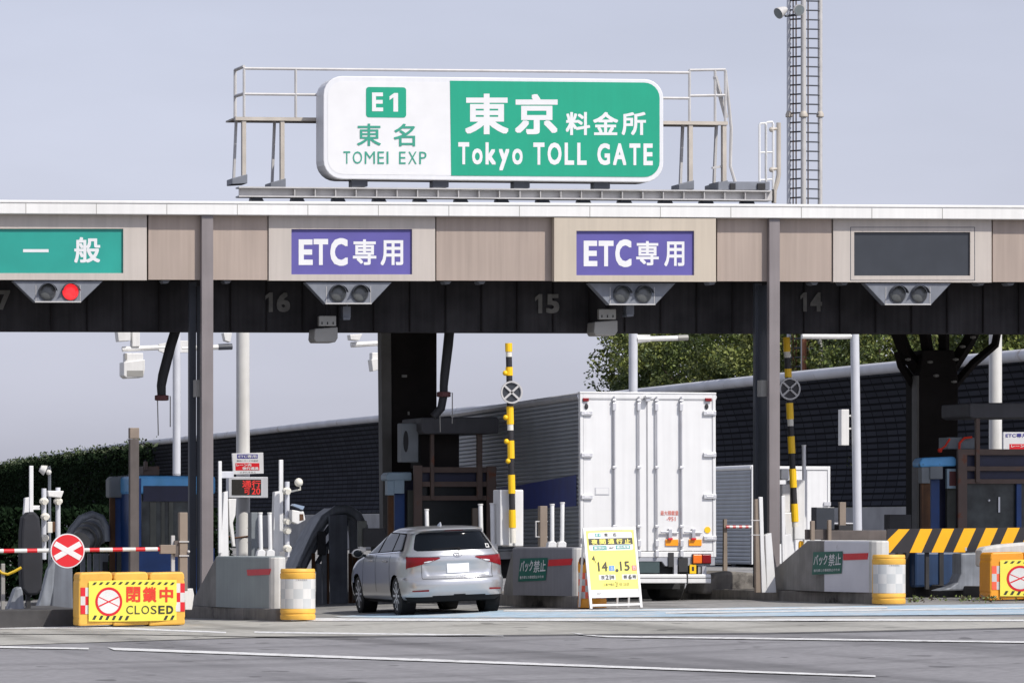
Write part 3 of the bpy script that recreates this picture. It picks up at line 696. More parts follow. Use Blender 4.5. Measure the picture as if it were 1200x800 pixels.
# front legs and splayed rear legs
for x, yt, yb in ((284, 139, 212), (329, 141, 217), (807.5, 145, 219), (847, 145, 219)):
    post(x, yt, yb, 4.5)
    b = MB(); b.pq([(x-8, yt), (x-5.4, yt), (x-8.4, yb), (x-11, yb)], YC+.5, .08); b.build('rear_leg', 'galv', r)
    b = MB(); b.pq([(x-12, yb-3), (x+6, yb-8), (x+6, yb+3), (x-12, yb+4)], YC-.02, .5); b.build('base_shoe', 'sighouse', r, bevel=.01)
b = MB(); b.pq([(835, 195.5), (848, 193.5), (848, 196), (835, 198)], YC+.05, .06); b.build('brace', 'galv', r)
wk = lambda x: 137+5.5*(x-276)/575
b = MB(); b.pq([(276, wk(276)), (853, wk(853)), (853, wk(853)+4), (276, wk(276)+4)], YC-.02, .16); b.pq([(276, wk(276)), (853, wk(853)), (853, wk(853)+2), (276, wk(276)+2)], YC+.16, d, 0); b.build('walkway', 'galv_r', r)
def rail(y, Y): 
    b = MB(); f = lambda x: y+(x-286)*5.5/575
    b.tube([W(286, f(286), Y), W(808, f(808), Y)], .028, 6); b.tube([W(808, f(808)-3, Y), W(850, f(850)-4, Y), ], .028, 6); b.build('handrail', 'galv', r, smooth=True)
rail(80.5, YC); rail(110.5, YC)
b = MB()
for x in (286, 346.5, 808, 838, 850): b.tube([W(x, 80+(x-286)*5.5/575-(3 if x > 800 else 0), YC), W(x, wk(x), YC)], .026, 6)
b.each('railing_post', 'galv', r, smooth=True)
b = MB(); e = W(275.5, 82.5, YC+.7); 
b.tube([W(286, 78, YC), e], .03, 6); b.tube([W(286, 110, YC), W(275.5, 113, YC+.7)], .03, 6); b.tube([e, W(275.5, 138, YC+.7)], .03, 6); b.tube([W(838, 90, YC), W(851, 138, YC+.2)], .045, 6); b.tube([W(850, 83, YC), W(857, 150, YC+.1), W(856, 195, YC+.1), W(862, 215, YC)], .03, 6)
b.each('end_rail', 'galv', r, smooth=True)

YL = YS+.4
r = thing('access_ladder', 'white caged access ladder at the right end of the sign beam', 'ladder', tuple(W(900, 238, YL)))
b = MB()
for x0, x1, y in ((890, 897.5, 145), (897.5, 906, 143.5)):
    b.tube([W(x0, 226, YL), W(x0, y+2, YL), W(x0+1, y, YL), W(x1-1, y-.4, YL), W(x1, y+2, YL), W(x1, 232, YL)], .024, 6)
b.each('hoop_rail', 'white', r, smooth=True)
b = MB()
for y in (179, 211): b.tube([W(890, y, YL), W(906, y-.5, YL)], .018, 6)
b.each('cross_bar', 'white', r)
b = MB(); b.tube([W(912.5, 144, YL), W(912.5, 205, YL), W(911, 213, YL), W(907.5, 224, YL), W(907, 238, YL)], .045, 8); k = b.build('cable_pipe', 'galv_r', r, smooth=True)
b = MB(); 
for y in (152, 199): b.tube([W(904, y, YL), W(911, y-1, YL)], .03, 6); b.ball(W(904, y, YL), .05, 8)
b.each('pipe_clip', 'galv_r', k)

# ------------------------------------------------------------------ lattice lighting tower far behind
YT = 205.0
r = thing('lattice_tower', 'tall slender steel lattice tower with ladder rungs behind the canopy', 'lattice tower', tuple(W(943, 520, YT)))
PX = 1/pxm(943, YT)
yb_ = 560
for x, rr, dy, m in ((924.5, 2.6, 0, 'pole_grey'), (941.5, 3.2, -1.1, 'galv'), (961, 2.8, 0.25, 'galv')):
    b = MB(); b.tube([W(x, yb_, YT+dy), W(x, -60, YT+dy)], rr*PX, 10); lg = b.build('tower_leg', 'polegrey' if m == 'pole_grey' else m, r, smooth=True)
    b = MB(); b.lathe([(rr*PX*.9, -.12), (rr*PX*1.6, -.08), (rr*PX*1.6, .03), (rr*PX*.9, .2)], W(x, 135, YT+dy), 12); b.build('collar', 'galv_r', lg, smooth=True)
b = MB()
for y in range(-21, 440, 11):
    y = y-.2
    b.tube([W(925, y+.3, YT), W(941, y-.6, YT-1.05)], .04, 5); b.tube([W(944, y+.5, YT-1.05), W(960, y+.9, YT+.2)], .036, 5)
b.each('rung', 'column_dk', r)
b = MB()
for x in (929.5, 933, 947): b.tube([W(x, yb_, YT-.4), W(x, -60, YT-.4)], .032, 5)
b.each('riser_cable', 'guard_rust', r)
fl = []
for x, y, ax in ((917, 13, (-.8, -.35, -.45)), (934, 11, (.05, -.95, -.25))):
    b = MB(); c = W(x, y, YT-1.5); a = Vector(ax).normalized()
    b.tube([c-a*.25, c-a*.05, c+a*.22, c+a*.30], [.10, .19, .26, .27], 16); l = b.build('floodlight', 'galv', r, smooth=True)
    b = MB(); b.tube([c+a*.29, c+a*.315], [.235, .235], 16); b.build('lamp_face', 'lampglass', l)
b = MB(); b.tube([W(920, 19, YT-1.4), W(941, 17, YT-1.1)], .06, 6); b.build('lamp_bracket', 'column_dk', r)

# ------------------------------------------------------------------ noise barrier, ivy, trees
XW = 66.6; ZB = 2.35; ZT = 8.0
def xw(Y): return XW+(2.6e-4*max(0, Y-300)**2 if Y < 520 else 12.6+.10*(Y-520))
mw = bpy.data.materials.new('barrier_panels'); mw.use_nodes = True; t = mw.node_tree; bs = t.nodes['Principled BSDF']
tc = t.nodes.new('ShaderNodeTexCoord'); sp = t.nodes.new('ShaderNodeSeparateXYZ'); cb = t.nodes.new('ShaderNodeCombineXYZ'); br = t.nodes.new('ShaderNodeTexBrick')
t.links.new(tc.outputs['Object'], sp.inputs[0]); t.links.new(sp.outputs['Y'], cb.inputs['X']); t.links.new(sp.outputs['Z'], cb.inputs['Y']); t.links.new(cb.outputs[0], br.inputs['Vector'])
br.offset = 0; br.inputs['Scale'].default_value = 1; br.inputs['Brick Width'].default_value = 1.35; br.inputs['Row Height'].default_value = .27
br.inputs['Mortar Size'].default_value = .05; br.inputs['Mortar Smooth'].default_value = .2; br.inputs['Bias'].default_value = -.2
br.inputs['Color1'].default_value = (.037, .040, .051, 1); br.inputs['Color2'].default_value = (.024, .026, .034, 1); br.inputs['Mortar'].default_value = (.005, .006, .009, 1)
t.links.new(br.outputs['Color'], bs.inputs['Base Color']); bs.inputs['Roughness'].default_value = .9; bs.inputs['Specular IOR Level'].default_value = .08
bp = t.nodes.new('ShaderNodeBump'); bp.inputs['Strength'].default_value = .6; bp.inputs['Distance'].default_value = .1
iv = t.nodes.new('ShaderNodeMath'); iv.operation = 'SUBTRACT'; iv.inputs[0].default_value = 1; t.links.new(br.outputs['Fac'], iv.inputs[1])
t.links.new(iv.outputs[0], bp.inputs['Height']); t.links.new(bp.outputs[0], bs.inputs['Normal'])
r = thing('noise_barrier', 'long dark louvred noise barrier with pale rounded cap beside the road', 'noise barrier', (XW, 250, .2))
prof = []
for i in range(13):
    a = i/12; z = ZB+(ZT-ZB)*a; prof.append((XW-.1-2.6*(a-.38)**2, z))
b = MB(); Y0, Y1 = 150, 700
sec = prof+[(XW+.25, ZT), (XW+.25, ZB)]; st = list(range(150, 701, 10)); N = len(sec)
b.v = [Vector((x+xw(Y)-XW, Y, z)) for Y in st for x, z in sec]
b.f = [[j*N+i, j*N+(i+1) % N, (j+1)*N+(i+1) % N, (j+1)*N+i] for j in range(len(st)-1) for i in range(N)]; b.mi = [0]*len(b.f)
b.build('louvre_panels', mw, r)
b = MB(); b.tube([(prof[-1][0]+.12+xw(Y)-XW, Y, ZT+.10+.04*math.sin(Y*.7)) for Y in range(150, 701, 10)], .25, 10); b.build('cap', 'wallcap', r, smooth=True)
b = MB(); b.box(XW-.55, XW+.3, Y0, Y1, .1, ZB-.02); b.build('concrete_base', 'plinth', r)

def leafcloud(b, pts, size, mi, jitter=.35):
    for p in pts:
        s = size*random.uniform(.6, 1.35); n = Vector((random.gauss(0, 1), random.gauss(0, 1), random.gauss(.25, 1))).normalized()
        u = n.orthogonal().normalized(); a = random.uniform(0, 6.28); v = n.cross(u); u, v = u*math.cos(a)+v*math.sin(a), v*math.cos(a)-u*math.sin(a)
        q = p+n*0; b.add([q-u*s*.5, q+v*s*.28+n*s*.08, q+u*s*.55, q-v*s*.28+n*s*.08], [(0, 1, 2, 3)], mi)
b = MB()
for i in range(26000):
    Y = 352+random.random()**1.2*240; top = ZT+.02+.07*noise.noise(Vector((Y*.15, 3, 0)))
    z = .3+(top-.3)*random.random()**.85
    if Y < 366 and random.random() > (Y-352)/14+.15: continue
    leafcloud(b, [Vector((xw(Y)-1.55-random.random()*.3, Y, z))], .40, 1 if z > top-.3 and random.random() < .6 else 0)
for i in range(500):
    Y = 352+random.random()*250; leafcloud(b, [Vector((xw(Y)-.8-random.random(), Y, ZT+.15+random.random()**2*.35))], .33, 1)
o = b.build('ivy', ['ivy', 'ivy_lit']); tag(o, 'dark ivy covering the far left end of the noise barrier', 'ivy', kind='stuff')

def tree(px, Y, zt, rad, label, seed, low=2.0):
    random.seed(seed); X = XY(px, Y); r = thing('roadside_tree', label, 'tree', (X, Y, .2), 'evergreen trees behind the noise barrier')
    b = MB(); b.tube([(X, Y, .2), (X+.1, Y, 2.5), (X-.1, Y+.1, zt*.55), (X+.15, Y, zt*.85)], [.32, .26, .17, .05], 8)
    for k in range(9):
        a = random.uniform(0, 6.28); z = random.uniform(2, zt*.7); L = rad*random.uniform(.5, .85)
        b.tube([(X, Y, z), (X+L*.5*math.cos(a), Y+L*.5*math.sin(a), z+L*.35), (X+L*math.cos(a), Y+L*math.sin(a), z+L*.8)], [.11, .07, .025], 5)
    b.build('trunk', 'bark', r)
    clumps = []
    while len(clumps) < 140:
        a = random.uniform(0, 6.28); h = random.random(); z = low+(zt-low)*h
        env = rad*(.86+.14*math.sin(math.pi*h))*(1-.45*max(0, h-.8)/.2)
        q = env*math.sqrt(random.random())*random.uniform(.8, 1.06)
        clumps.append((Vector((X+q*math.cos(a), Y+q*math.sin(a)*.9, z)), random.uniform(.5, 1.15), random.choice((0, 0, 1, 1, 2))))
    b = MB()
    for c, cr, mi in clumps:
        pts = []
        for _ in range(190):
            v = Vector((random.gauss(0, 1), random.gauss(0, 1), random.gauss(0, 1))).normalized()*cr*random.uniform(.55, 1.08); v.z *= .75
            pts.append(c+v)
        leafcloud(b, pts[:140], .21, mi); leafcloud(b, pts[140:], .21, random.choice((0, 1, 2)))
    b.build('crown', ['leafA', 'leafB', 'leafC'], r)
tree(753, 236, 13.0, 2.7, 'leafy evergreen tree at the left end of the row, against the sky', 1)
tree(786, 231, 13.4, 3.2, 'leafy evergreen tree behind the lamp arm above the white truck', 2)
tree(830, 225, 13.2, 3.4, 'leafy evergreen tree seen between lamp arm and slim column', 3)
tree(874, 219, 13.2, 3.3, 'leafy evergreen tree just left of the right slim column', 4)
tree(920, 213, 12.8, 3.2, 'leafy evergreen tree behind the right slim column and lattice tower', 5)
tree(972, 206, 13.3, 3.2, 'leafy evergreen tree between lattice tower and white lamp mast', 6)
tree(1030, 200, 13.2, 3.2, 'leafy evergreen tree right of the white lamp mast', 7)
tree(1092, 193, 12.8, 3.2, 'leafy evergreen tree behind the branching column', 8)
tree(1156, 187, 12.9, 3.2, 'leafy evergreen tree right of the branching column', 9)
tree(1215, 181, 12.9, 3.2, 'leafy evergreen tree at the right edge of the photo', 10)
random.seed(11)
b = MB()
for i in range(30000):
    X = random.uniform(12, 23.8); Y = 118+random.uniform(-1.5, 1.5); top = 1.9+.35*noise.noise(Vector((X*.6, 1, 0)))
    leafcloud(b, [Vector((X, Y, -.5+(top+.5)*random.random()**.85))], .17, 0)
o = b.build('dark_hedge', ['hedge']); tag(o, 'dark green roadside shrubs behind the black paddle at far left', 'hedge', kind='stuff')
# slender lattice pole and brown pole seen under the canopy between the columns
r = thing('brown_pole', 'short brown pole beside the lattice tower under the canopy', 'pole', tuple(W(942, 470, 203)))
b = MB(); b.tube([W(942.5, 470, 203.2), W(942.5, 380, 203.2)], .11, 8); b.build('shaft', 'brown_pole', r, smooth=True)
# ------------------------------------------------------------------ masts and lamp arms behind the canopy front
def vtube(b, x, y0, y1, Y, rpx, x2=None, n=12):
    k = pxm(x, Y); b.tube([W(x, y0, Y), W(x if x2 is None else x2, y1, Y)], rpx/k, n)
def gnd(px, Y, up=0): 
    p = W(px, HOR, Y); p.z = gz(p.x, p.y)+up; return p
YM = 112.0
r = thing('gantry_mast', 'white mast with two lamp arms left of the slim left column', 'mast', tuple(gnd(207, YM)), 'white masts behind the canopy')
b = MB(); vtube(b, 207, 380, 560, YM, 4.7); b.tube([W(207, 555, YM), gnd(207, YM)], 4.7/pxm(207, YM), 12); b.build('pole', 'polegrey', r, smooth=True)
b = MB(); b.tube([W(143, 409, YM), W(188, 407, YM), W(200, 407, YM)], .062, 8); b.tube([W(213, 408, YM), W(260, 406.5, YM)], .062, 8); b.build('arm', 'polewhite', r, smooth=True)
b = MB(); b.tube([W(256, 406.5, YM), W(272, 406, YM)], .075, 8); b.build('arm_end', 'column_dk', r)
b = MB(); b.pq([(186, 403), (204, 400), (204, 412), (198, 416), (186, 411)], YM-.05, .1); b.pr(210, 399, 222, 413, YM-.05, .1); b.each('arm_gusset', 'polewhite', r, bevel=.01)
b = MB(); b.pr(155, 388, 164, 406, YM-.1, .3); b.pq([(137.5, 388), (153, 387), (153, 399), (139, 400)], YM-.2, .4); b.build('lamp_box', 'polewhite', r, bevel=.015)
b = MB(); b.pr(146.5, 413.5, 168, 424, YM-.25, .3); b.pq([(145, 424), (170, 421), (170, 432), (168, 442), (149, 443), (145, 440)], YM-.3, .6); k = b.build('camera_housing', 'polewhite', r, bevel=.02)
b = MB(); b.pr(149, 434, 168, 441, YM-.31, .02); b.pr(146.5, 414, 149, 421, YM-.27, .05); b.build('camera_hood', 'camgrey', k)
b = MB(); b.pq([(262, 390), (272, 390), (270, 401), (264, 399)], YM-.1, .3); b.build('side_lamp', 'polewhite', r, bevel=.01)
b = MB(); b.tube([W(156, 390, YM), W(161, 392, YM), W(163, 398, YM), W(161, 404, YM)], .02, 5); b.build('cable', 'camgrey', r)

YQ = 96.0
b = MB(); r = thing('equipment_mast', 'thick white pole carrying the notice and red display boards', 'mast', tuple(gnd(284, 101)), 'white masts behind the canopy')
Y9 = 101.0
b.tube([W(284.5, 340, Y9), gnd(285, Y9, .2)], [7.8/pxm(285, Y9), 8.2/pxm(285, Y9)], 20); b.build('pole', 'polewhite', r, smooth=True)
b = MB(); b.tube([W(266, 628, Y9-.15), W(276, 630, Y9-.15), W(291, 628, Y9-.15)], .02, 5); b.build('band', 'guard_rust', r)

Y9b = Y9-.3
r = thing('information_board', 'small white notice board with purple and red panels, above the red display', 'sign', tuple(W(290, 556, Y9b)), 'white lane notice boards')
b = MB(); b.pq([(272, 531), (308.5, 530), (309, 554.5), (273.5, 555.5)], Y9b, .08); b.build('panel', 'signwhite', r, bevel=.004)
b = MB(); b.pr(278, 532, 302, 537, Y9b-.004, .003); b.build('purple_strip', 'navy_t', r)
b = MB(); b.pr(276, 542.3, 304, 550.8, Y9b-.004, .003); b.build('red_strip', 'red', r)
b = MB(); b.ptext('ETC専用', 279.5, 532.6, 300.5, 536.3, Y9b-.009, .02); b.ptext('レーン内', 277, 542.8, 294.5, 546.2, Y9b-.009, .03); b.ptext('徐行通過', 284, 546.8, 303, 550.3, Y9b-.009, .03); b.build('white_lettering', 'letter', r)
b = MB(); b.ptext('事前にカードを確認', 277.5, 538.6, 302.5, 540.6, Y9b-.006, 0); b.ptext('止まれません', 281, 552, 300, 554, Y9b-.006, 0); b.build('small_lettering', 'asf_k', r)
r = thing('led_display', 'grey boxed display glowing with red characters on the white pole', 'display', tuple(W(290, 584, Y9b)))
b = MB(); b.pr(268, 558.5, 314, 583, Y9b-.1, .3); b.build('case', 'polegrey', r, bevel=.01)
b = MB(); b.pr(271.5, 561.5, 306, 580, Y9b-.104, .003); b.build('screen', 'led', r)
b = MB(); b.ptext('通行', 284, 562.5, 305.5, 570.8, Y9b-.109, .02); b.ptext('可', 286, 571.5, 293, 579, Y9b-.109, .02); b.ptext('20', 295, 571.5, 305, 579, Y9b-.109, .02); b.build('lit_text', 'led_red', r)

r = thing('lamp_mast', 'white pole with one lamp arm rising behind the white truck', 'mast', tuple(gnd(742, YM)), 'white masts behind the canopy')
b = MB(); b.tube([W(742, 391, YM), gnd(742, YM)], 5.2/pxm(742, YM), 14); b.build('pole', 'polegrey', r, smooth=True)
b = MB(); b.tube([W(746, 397.5, YM), W(764, 397, YM), W(796, 396, YM)], [.11, .065, .065], 8); b.pr(744, 392, 762, 400, YM-.05, .1); b.build('arm', 'polewhite', r, smooth=True)
b = MB(); b.tube([W(794, 396, YM), W(806, 395.5, YM)], .075, 8); b.build('arm_end', 'camgrey', r)
r = thing('lamp_mast', 'white pole with a narrow grey panel on its left side', 'mast', tuple(gnd(1003, YM)), 'white masts behind the canopy')
b = MB(); b.tube([W(1001.5, 390, YM), W(1005, 620, YM), gnd(1005, YM)], 5.2/pxm(1003, YM), 14); b.build('pole', 'polegrey', r, smooth=True)
b = MB(); b.tube([W(1000, 394, YM), W(985, 394.5, YM), W(940, 394, YM)], .065, 8); b.build('arm', 'polewhite', r, smooth=True)
b = MB(); b.pr(986, 479.5, 995, 521.5, YM-.1, .25); b.pr(995, 486, 999, 488, YM, .06); b.pr(995, 501, 999, 503, YM, .06); b.build('side_panel', 'polewhite', r, bevel=.01)
Yk2 = 88.2
r = thing('equipment_mast', 'thick cream pole behind the right booth roof slab', 'mast', tuple(gnd(1166, 101.2)), 'white masts behind the canopy')
b = MB(); b.tube([W(1166.5, 352, 101.2), W(1166.5, 640, 101.2)], 7.6/pxm(1166, 101.2), 20); b.build('pole', 'polewhite', r, smooth=True)
r = thing('information_board', 'small white notice board cut by the right edge of the photo', 'sign', tuple(W(1190, 530, 100.6)), 'white lane notice boards')
b = MB(); b.pr(1176, 506, 1216, 529, 100.6, .08); b.build('panel', 'signwhite', r)
b = MB(); b.pr(1183, 520, 1212, 527.8, 100.595, .003); b.build('red_strip', 'red', r)
b = MB(); b.ptext('ETC専用', 1178.5, 507.4, 1204, 512.3, 100.594, .02); b.build('purple_lettering', 'navy_t', r)
b = MB(); b.ptext('レーン内', 1185, 520.6, 1206, 524, 100.590, .03); b.build('white_lettering', 'letter', r)
YA = 112.5
r = thing('gantry_mast', 'white lamp arm and camera peeking out left of the broad middle column', 'mast', tuple(gnd(450, YA)), 'white masts behind the canopy')
b = MB(); b.tube([W(452, 380, YA), gnd(452, YA)], .1, 10); b.build('pole', 'polegrey', r, smooth=True)
b = MB(); b.tube([W(411, 404, YA), W(446, 402, YA)], .065, 8); b.build('arm', 'polewhite', r, smooth=True)
b = MB(); b.pq([(410, 392), (425, 391), (421, 399), (411, 398)], YA-.2, .35); b.pr(436, 413, 448, 422, YA-.1, .3); b.pq([(435, 421), (448, 419), (448, 432), (437, 435)], YA-.2, .4); b.each('camera_housing', 'polewhite', r, bevel=.015)

# ------------------------------------------------------------------ raised barrier arms with round cross discs
def armgate(x0, x1, ys, Y, disc, cab, label, lamps, cabparts):
    r = thing('barrier_gate', label, 'barrier gate', tuple(gnd((cab[0]+cab[2])/2, Y, .2)), 'raised lane barrier gates')
    segs = ys; b = MB(); top = segs[0][0]; bot = segs[-1][1]
    for (a, c, m) in segs:
        f = lambda y: x0+(x1-x0)*(y-top)/(bot-top)
        k = pxm(x0, Y); b.tube([W(f(a), a, Y), W(f(c), c, Y)], (4.3 if m == 0 else 3.7)/k, 12, m)
    b.build('barrier_arm', ['poleyel', 'stripe_k', 'cream'], r)
    if lamps:
        b = MB()
        for (x, y) in lamps: b.ball(W(x, y, Y-.02), 3.2/pxm(x, Y), 10); b.tube([W(x, y, Y), W(x+5, y-3, Y)], .02, 5)
        b.each('arm_lamp', 'poleyel', r, smooth=True)
    c = W(disc[0], disc[1], Y-.1); k = pxm(disc[0], Y); rr = disc[2]/k
    b = MB(); b.ring((c.x, c.z), rr*.86, rr, Y-.12, Y-.09, 36)
    for a in (42, 138): 
        v = Vector((math.cos(R(a)), 0, math.sin(R(a))))*rr*.93; b.bar(c-v, c+v, .035, .03)
    d = b.build('cross_disc', 'galv', r)
    b = MB(); b.disc((c.x, c.z), rr*.85, Y-.085, Y-.075, 30); b.build('disc_backing', 'screen' if disc[3] else 'stripe_k', d)
    b = MB()
    for q in cabparts: b.pr(*q[:4], Y+.12+q[4], .5)
    b.build('cabinet', 'white', r, bevel=.02)
    return r
armgate(596, 601, [(402, 412, 0), (412, 418, 2), (418, 430, 1), (430, 440, 0), (440, 450, 1), (450, 476, 1), (476, 497, 0), (497, 504, 2), (504, 516, 1), (516, 537, 0), (537, 556, 1), (556, 578, 0), (578, 597, 1), (597, 618, 0), (618, 636, 2)], 80.6,
        (599.5, 459.5, 13.2, 1), (583, 573, 613, 640), 'raised yellow and black barrier arm with cross disc beside the white truck', [(592, 437), (592.5, 489), (593.5, 517), (595.5, 540)], [(586, 573.5, 597, 639, 0), (603, 573.5, 613.5, 640, 0), (596, 615, 604, 640, .05)])
armgate(921.5, 932, [(395, 412, 0), (412, 419, 2), (419, 432, 1), (432, 442, 0), (442, 472, 1), (472, 491, 0), (491, 499, 2), (499, 511, 1), (511, 531, 0), (531, 549, 1), (549, 571, 0), (571, 590, 1), (590, 611, 0), (611, 617, 2)], 84.5,
        (925.5, 455.5, 13, 0), (915, 560, 940, 636), 'raised yellow and black barrier arm with cross disc at the right slim column', [], [(915.5, 549, 925, 562, .3), (916.5, 567, 926.5, 600, .2), (931, 562, 943.5, 632, .1), (915, 600, 931, 637, .15)])

# ------------------------------------------------------------------ toll booths
def booth_post(b, x0, x1, y0, y1, Y, d=.1): b.pr(x0, y0, x1, y1, Y, d)
# left booth
Y = 86.4; r = thing('toll_booth', 'blue toll booth behind the red and white boom at left', 'toll booth', tuple(gnd(180, Y, .2)), 'blue toll booths on the islands')
xw0 = XY(159, Y); xw1 = XY(253, Y); g0 = gz(xw0, Y)+.2; zt = W(170, 557, Y).z
b = MB(); b.box(xw0, xw1, Y, Y+2.3, zt-.35, zt); b.build('roof', 'booth_lblue', r, bevel=.06)
b = MB(); b.box(xw0+.02, xw1-.02, Y+.02, Y+.08, g0, W(170, 642, Y).z); b.box(xw0+.02, xw0+.1, Y+.8, Y+2.2, g0, zt-.2); b.build('lower_panel', 'booth_blue', r, bevel=.01)
b = MB(); b.box(xw0+.12, xw1-.1, Y+.05, Y+.09, W(170, 642, Y).z, zt-.3); b.build('front_window', 'booth_glass', r)
b = MB(); b.pr(168, 569, 222, 587, Y-.01, .05); b.build('header_sign', 'booth_navy', r)
b = MB(); b.pr(159, 560, 165.5, 640, Y-.005, .08); b.build('corner_post', 'booth_blue', r)
b = MB()
for x0, x1 in ((176, 183), (189, 193), (198, 203)): b.pr(x0, 588, x1, 640, Y+.03, .03)
b.each('window_mullion', 'olive', r)
Ys = Y+1.6
b = MB(); b.pq([(128, 562), (131, 558), (156, 556), (156, 583), (128, 583)], Ys, .4); b.build('side_hood', 'booth_grey', r, bevel=.03)
b = MB(); b.pr(129, 583, 135, 670, Ys+.02, .1); b.build('rusty_post', 'guard_rust', r)
b = MB(); b.pr(135, 583, 146, 672, Ys+.1, .1); b.build('side_door', 'booth_blue', r)
b = MB(); b.pr(137, 643, 143, 672, Ys+.02, .06); b.pr(146, 575, 155, 672, Ys+.15, .1); b.build('side_panel', 'olive', r)
b = MB(); b.pr(143.5, 567, 147.5, 581, Ys-.03, .03); b.build('red_notice', 'redtape', r)
b = MB(); b.pq([(133, 566), (158, 566), (158, 678), (133, 678)], Ys+.3, .05); b.build('side_wall', 'booth_navy', r)
b = MB(); b.pr(170, 540, 173.5, 551, Y+.9, .2); b.pr(168, 546, 187, 557, Y+1, .5); b.each('rooftop_unit', 'booth_frame', r, bevel=.02)

# middle booth
Y = 86.6; r = thing('toll_booth', 'dark framed toll booth with air conditioner behind the silver wagon', 'toll booth', tuple(gnd(530, Y, .2)), 'blue toll booths on the islands')
b = MB(); b.pq([(494, 489), (583, 488.5), (585, 492), (584.5, 508), (497, 508.5), (494, 504)], Y-.2, 1.6); b.build('roof_slab', 'slab', r, bevel=.03)
b = MB(); 
for q in ((486, 547, 582, 553.5), (486, 564, 582, 570), (486, 580.5, 582, 586)): b.pr(*q, Y-.02, .08)
for q in ((505, 508, 509, 585), (559.5, 508, 565.5, 585), (485.5, 545, 495, 640), (571, 546, 581.5, 640)): b.pr(*q, Y-.06, .1)
b.build('frame', 'booth_frame', r, bevel=.006)
b = MB(); b.pr(494, 553, 572, 565, Y+.1, .05); b.build('blue_band', 'booth_navy', r)
b = MB(); b.pr(494, 584, 572, 648, Y+.12, .05); b.pr(494, 570, 572, 581, Y+.12, .05); b.build('front_window', 'glass_dk', r)
b = MB(); b.pr(493, 509, 538, 548, Y+.3, .8); b.build('upper_cabin', 'bigcol', r)
b = MB(); b.pr(470.5, 495.5, 490.5, 541.5, Y+.2, .35); k = b.build('air_conditioner', 'booth_grey', r, bevel=.02)
c = W(475.5, 517, Y+.2); b = MB(); A = []
b.add([Vector((c.x+3.2/63*math.cos(t*.3142), Y+.19, c.z+13/63*math.sin(t*.3142))) for t in range(20)], [tuple(range(20))]); b.build('fan_opening', 'black', k)
b = MB(); b.pq([(453, 557), (456, 553), (483, 553), (483, 563), (453, 563)], Y+.3, .5); b.build('side_roof', 'booth_pale', r, bevel=.03)
b = MB(); b.pr(454, 563, 462, 580, Y+.32, .2); b.pr(462, 562, 474, 578, Y+.3, .3); b.build('side_hood', 'booth_pale', r, bevel=.01)
b = MB(); b.pr(455, 580, 461.5, 700, Y+.35, .1); b.build('rusty_post', 'guard_rust', r)
b = MB(); b.pr(462.5, 578, 474, 700, Y+.45, .1); b.build('side_door', 'booth_blue', r)
b = MB(); b.pr(478, 574, 485, 700, Y+.4, .1); b.build('side_panel', 'olive', r)
b = MB(); b.pr(457, 562, 486, 700, Y+.65, .05); b.build('side_wall', 'booth_navy', r)
b = MB(); b.pr(486, 588, 495, 640, Y+.12, .02); b.build('reddish_panel', 'guard_rust', r)
b = MB(); b.pr(554, 595, 560, 640, Y+.02, .08); b.build('inner_post', 'brownpost', r)

# right booth
Y = 86.2; r = thing('toll_booth', 'blue toll booth behind the yellow and black striped board', 'toll booth', tuple(gnd(1150, Y, .2)), 'blue toll booths on the islands')
b = MB(); b.pq([(1136, 472), (1240, 471), (1240, 489), (1142, 490), (1136, 488)], Y-.1, 1.6); b.build('roof_slab', 'slab', r, bevel=.03)
b = MB()
for q in ((1127, 526, 1260, 533), (1127, 546, 1260, 551.5), (1127, 561, 1260, 566.5)): b.pr(*q, Y-.02, .08)
for q in ((1123, 526, 1133.5, 660), (1144, 490, 1148.5, 565)): b.pr(*q, Y-.06, .1)
b.build('frame', 'booth_frame', r, bevel=.006)
b = MB(); b.pr(1131, 532, 1250, 547, Y+.1, .05); b.pr(1131, 551, 1250, 562, Y+.1, .05); b.build('header_sign', 'booth_navy', r)
b = MB(); b.pr(1132, 566, 1260, 648, Y+.12, .05); b.build('front_window', 'booth_glass', r)
b = MB(); b.pr(1191.5, 566, 1197, 640, Y+.03, .06); b.build('blue_post', 'booth_blue', r)
b = MB(); b.pr(1170, 582, 1172, 600, Y+.08, .02); b.ball(W(1159, 586, Y+.1), .03, 6); b.each('inside_lamp', 'clear_lens', r)
b = MB(); b.pq([(1078, 541), (1081, 536), (1118, 534.5), (1121, 537), (1121, 546), (1078, 547)], Y+.1, .45); b.build('side_roof', 'booth_lblue', r, bevel=.04)
b = MB(); b.pr(1080, 545, 1090, 566, Y+.15, .2); b.pr(1090, 545, 1105, 561, Y+.12, .3); b.build('side_hood', 'booth_grey', r, bevel=.01)
b = MB(); b.pr(1080, 566, 1090, 690, Y+.2, .1); b.build('rusty_post', 'guard_rust', r)
b = MB(); b.pr(1091, 561, 1101, 690, Y+.3, .1); b.build('side_door', 'booth_blue', r)
b = MB(); b.pr(1110, 568, 1120, 690, Y+.3, .1); b.build('side_panel', 'olive', r)
b = MB(); b.pr(1083, 545, 1123, 690, Y+.55, .05); b.build('side_wall', 'booth_navy', r)
b = MB(); b.pq([(1110, 549), (1120, 549), (1120, 572), (1110, 572)], Y+.16, .1); k = b.build('small_window_frame', 'booth_pale', r)
b = MB(); b.pr(1112.5, 552, 1120, 569, Y+.155, .004); b.build('pane', 'redend', k)
b = MB(); b.pq([(1072, 646), (1126, 646), (1126, 672), (1123, 681), (1115, 686.5), (1072, 688)], Y-.5, 1.2); b.build('lower_panel', 'booth_deep', r, bevel=.05)
b = MB(); b.pr(1101, 646, 1106, 688, Y-.53, .05); b.pr(1062, 640, 1072, 697, Y-.2, .3); b.build('dark_gap', 'chassis', r)
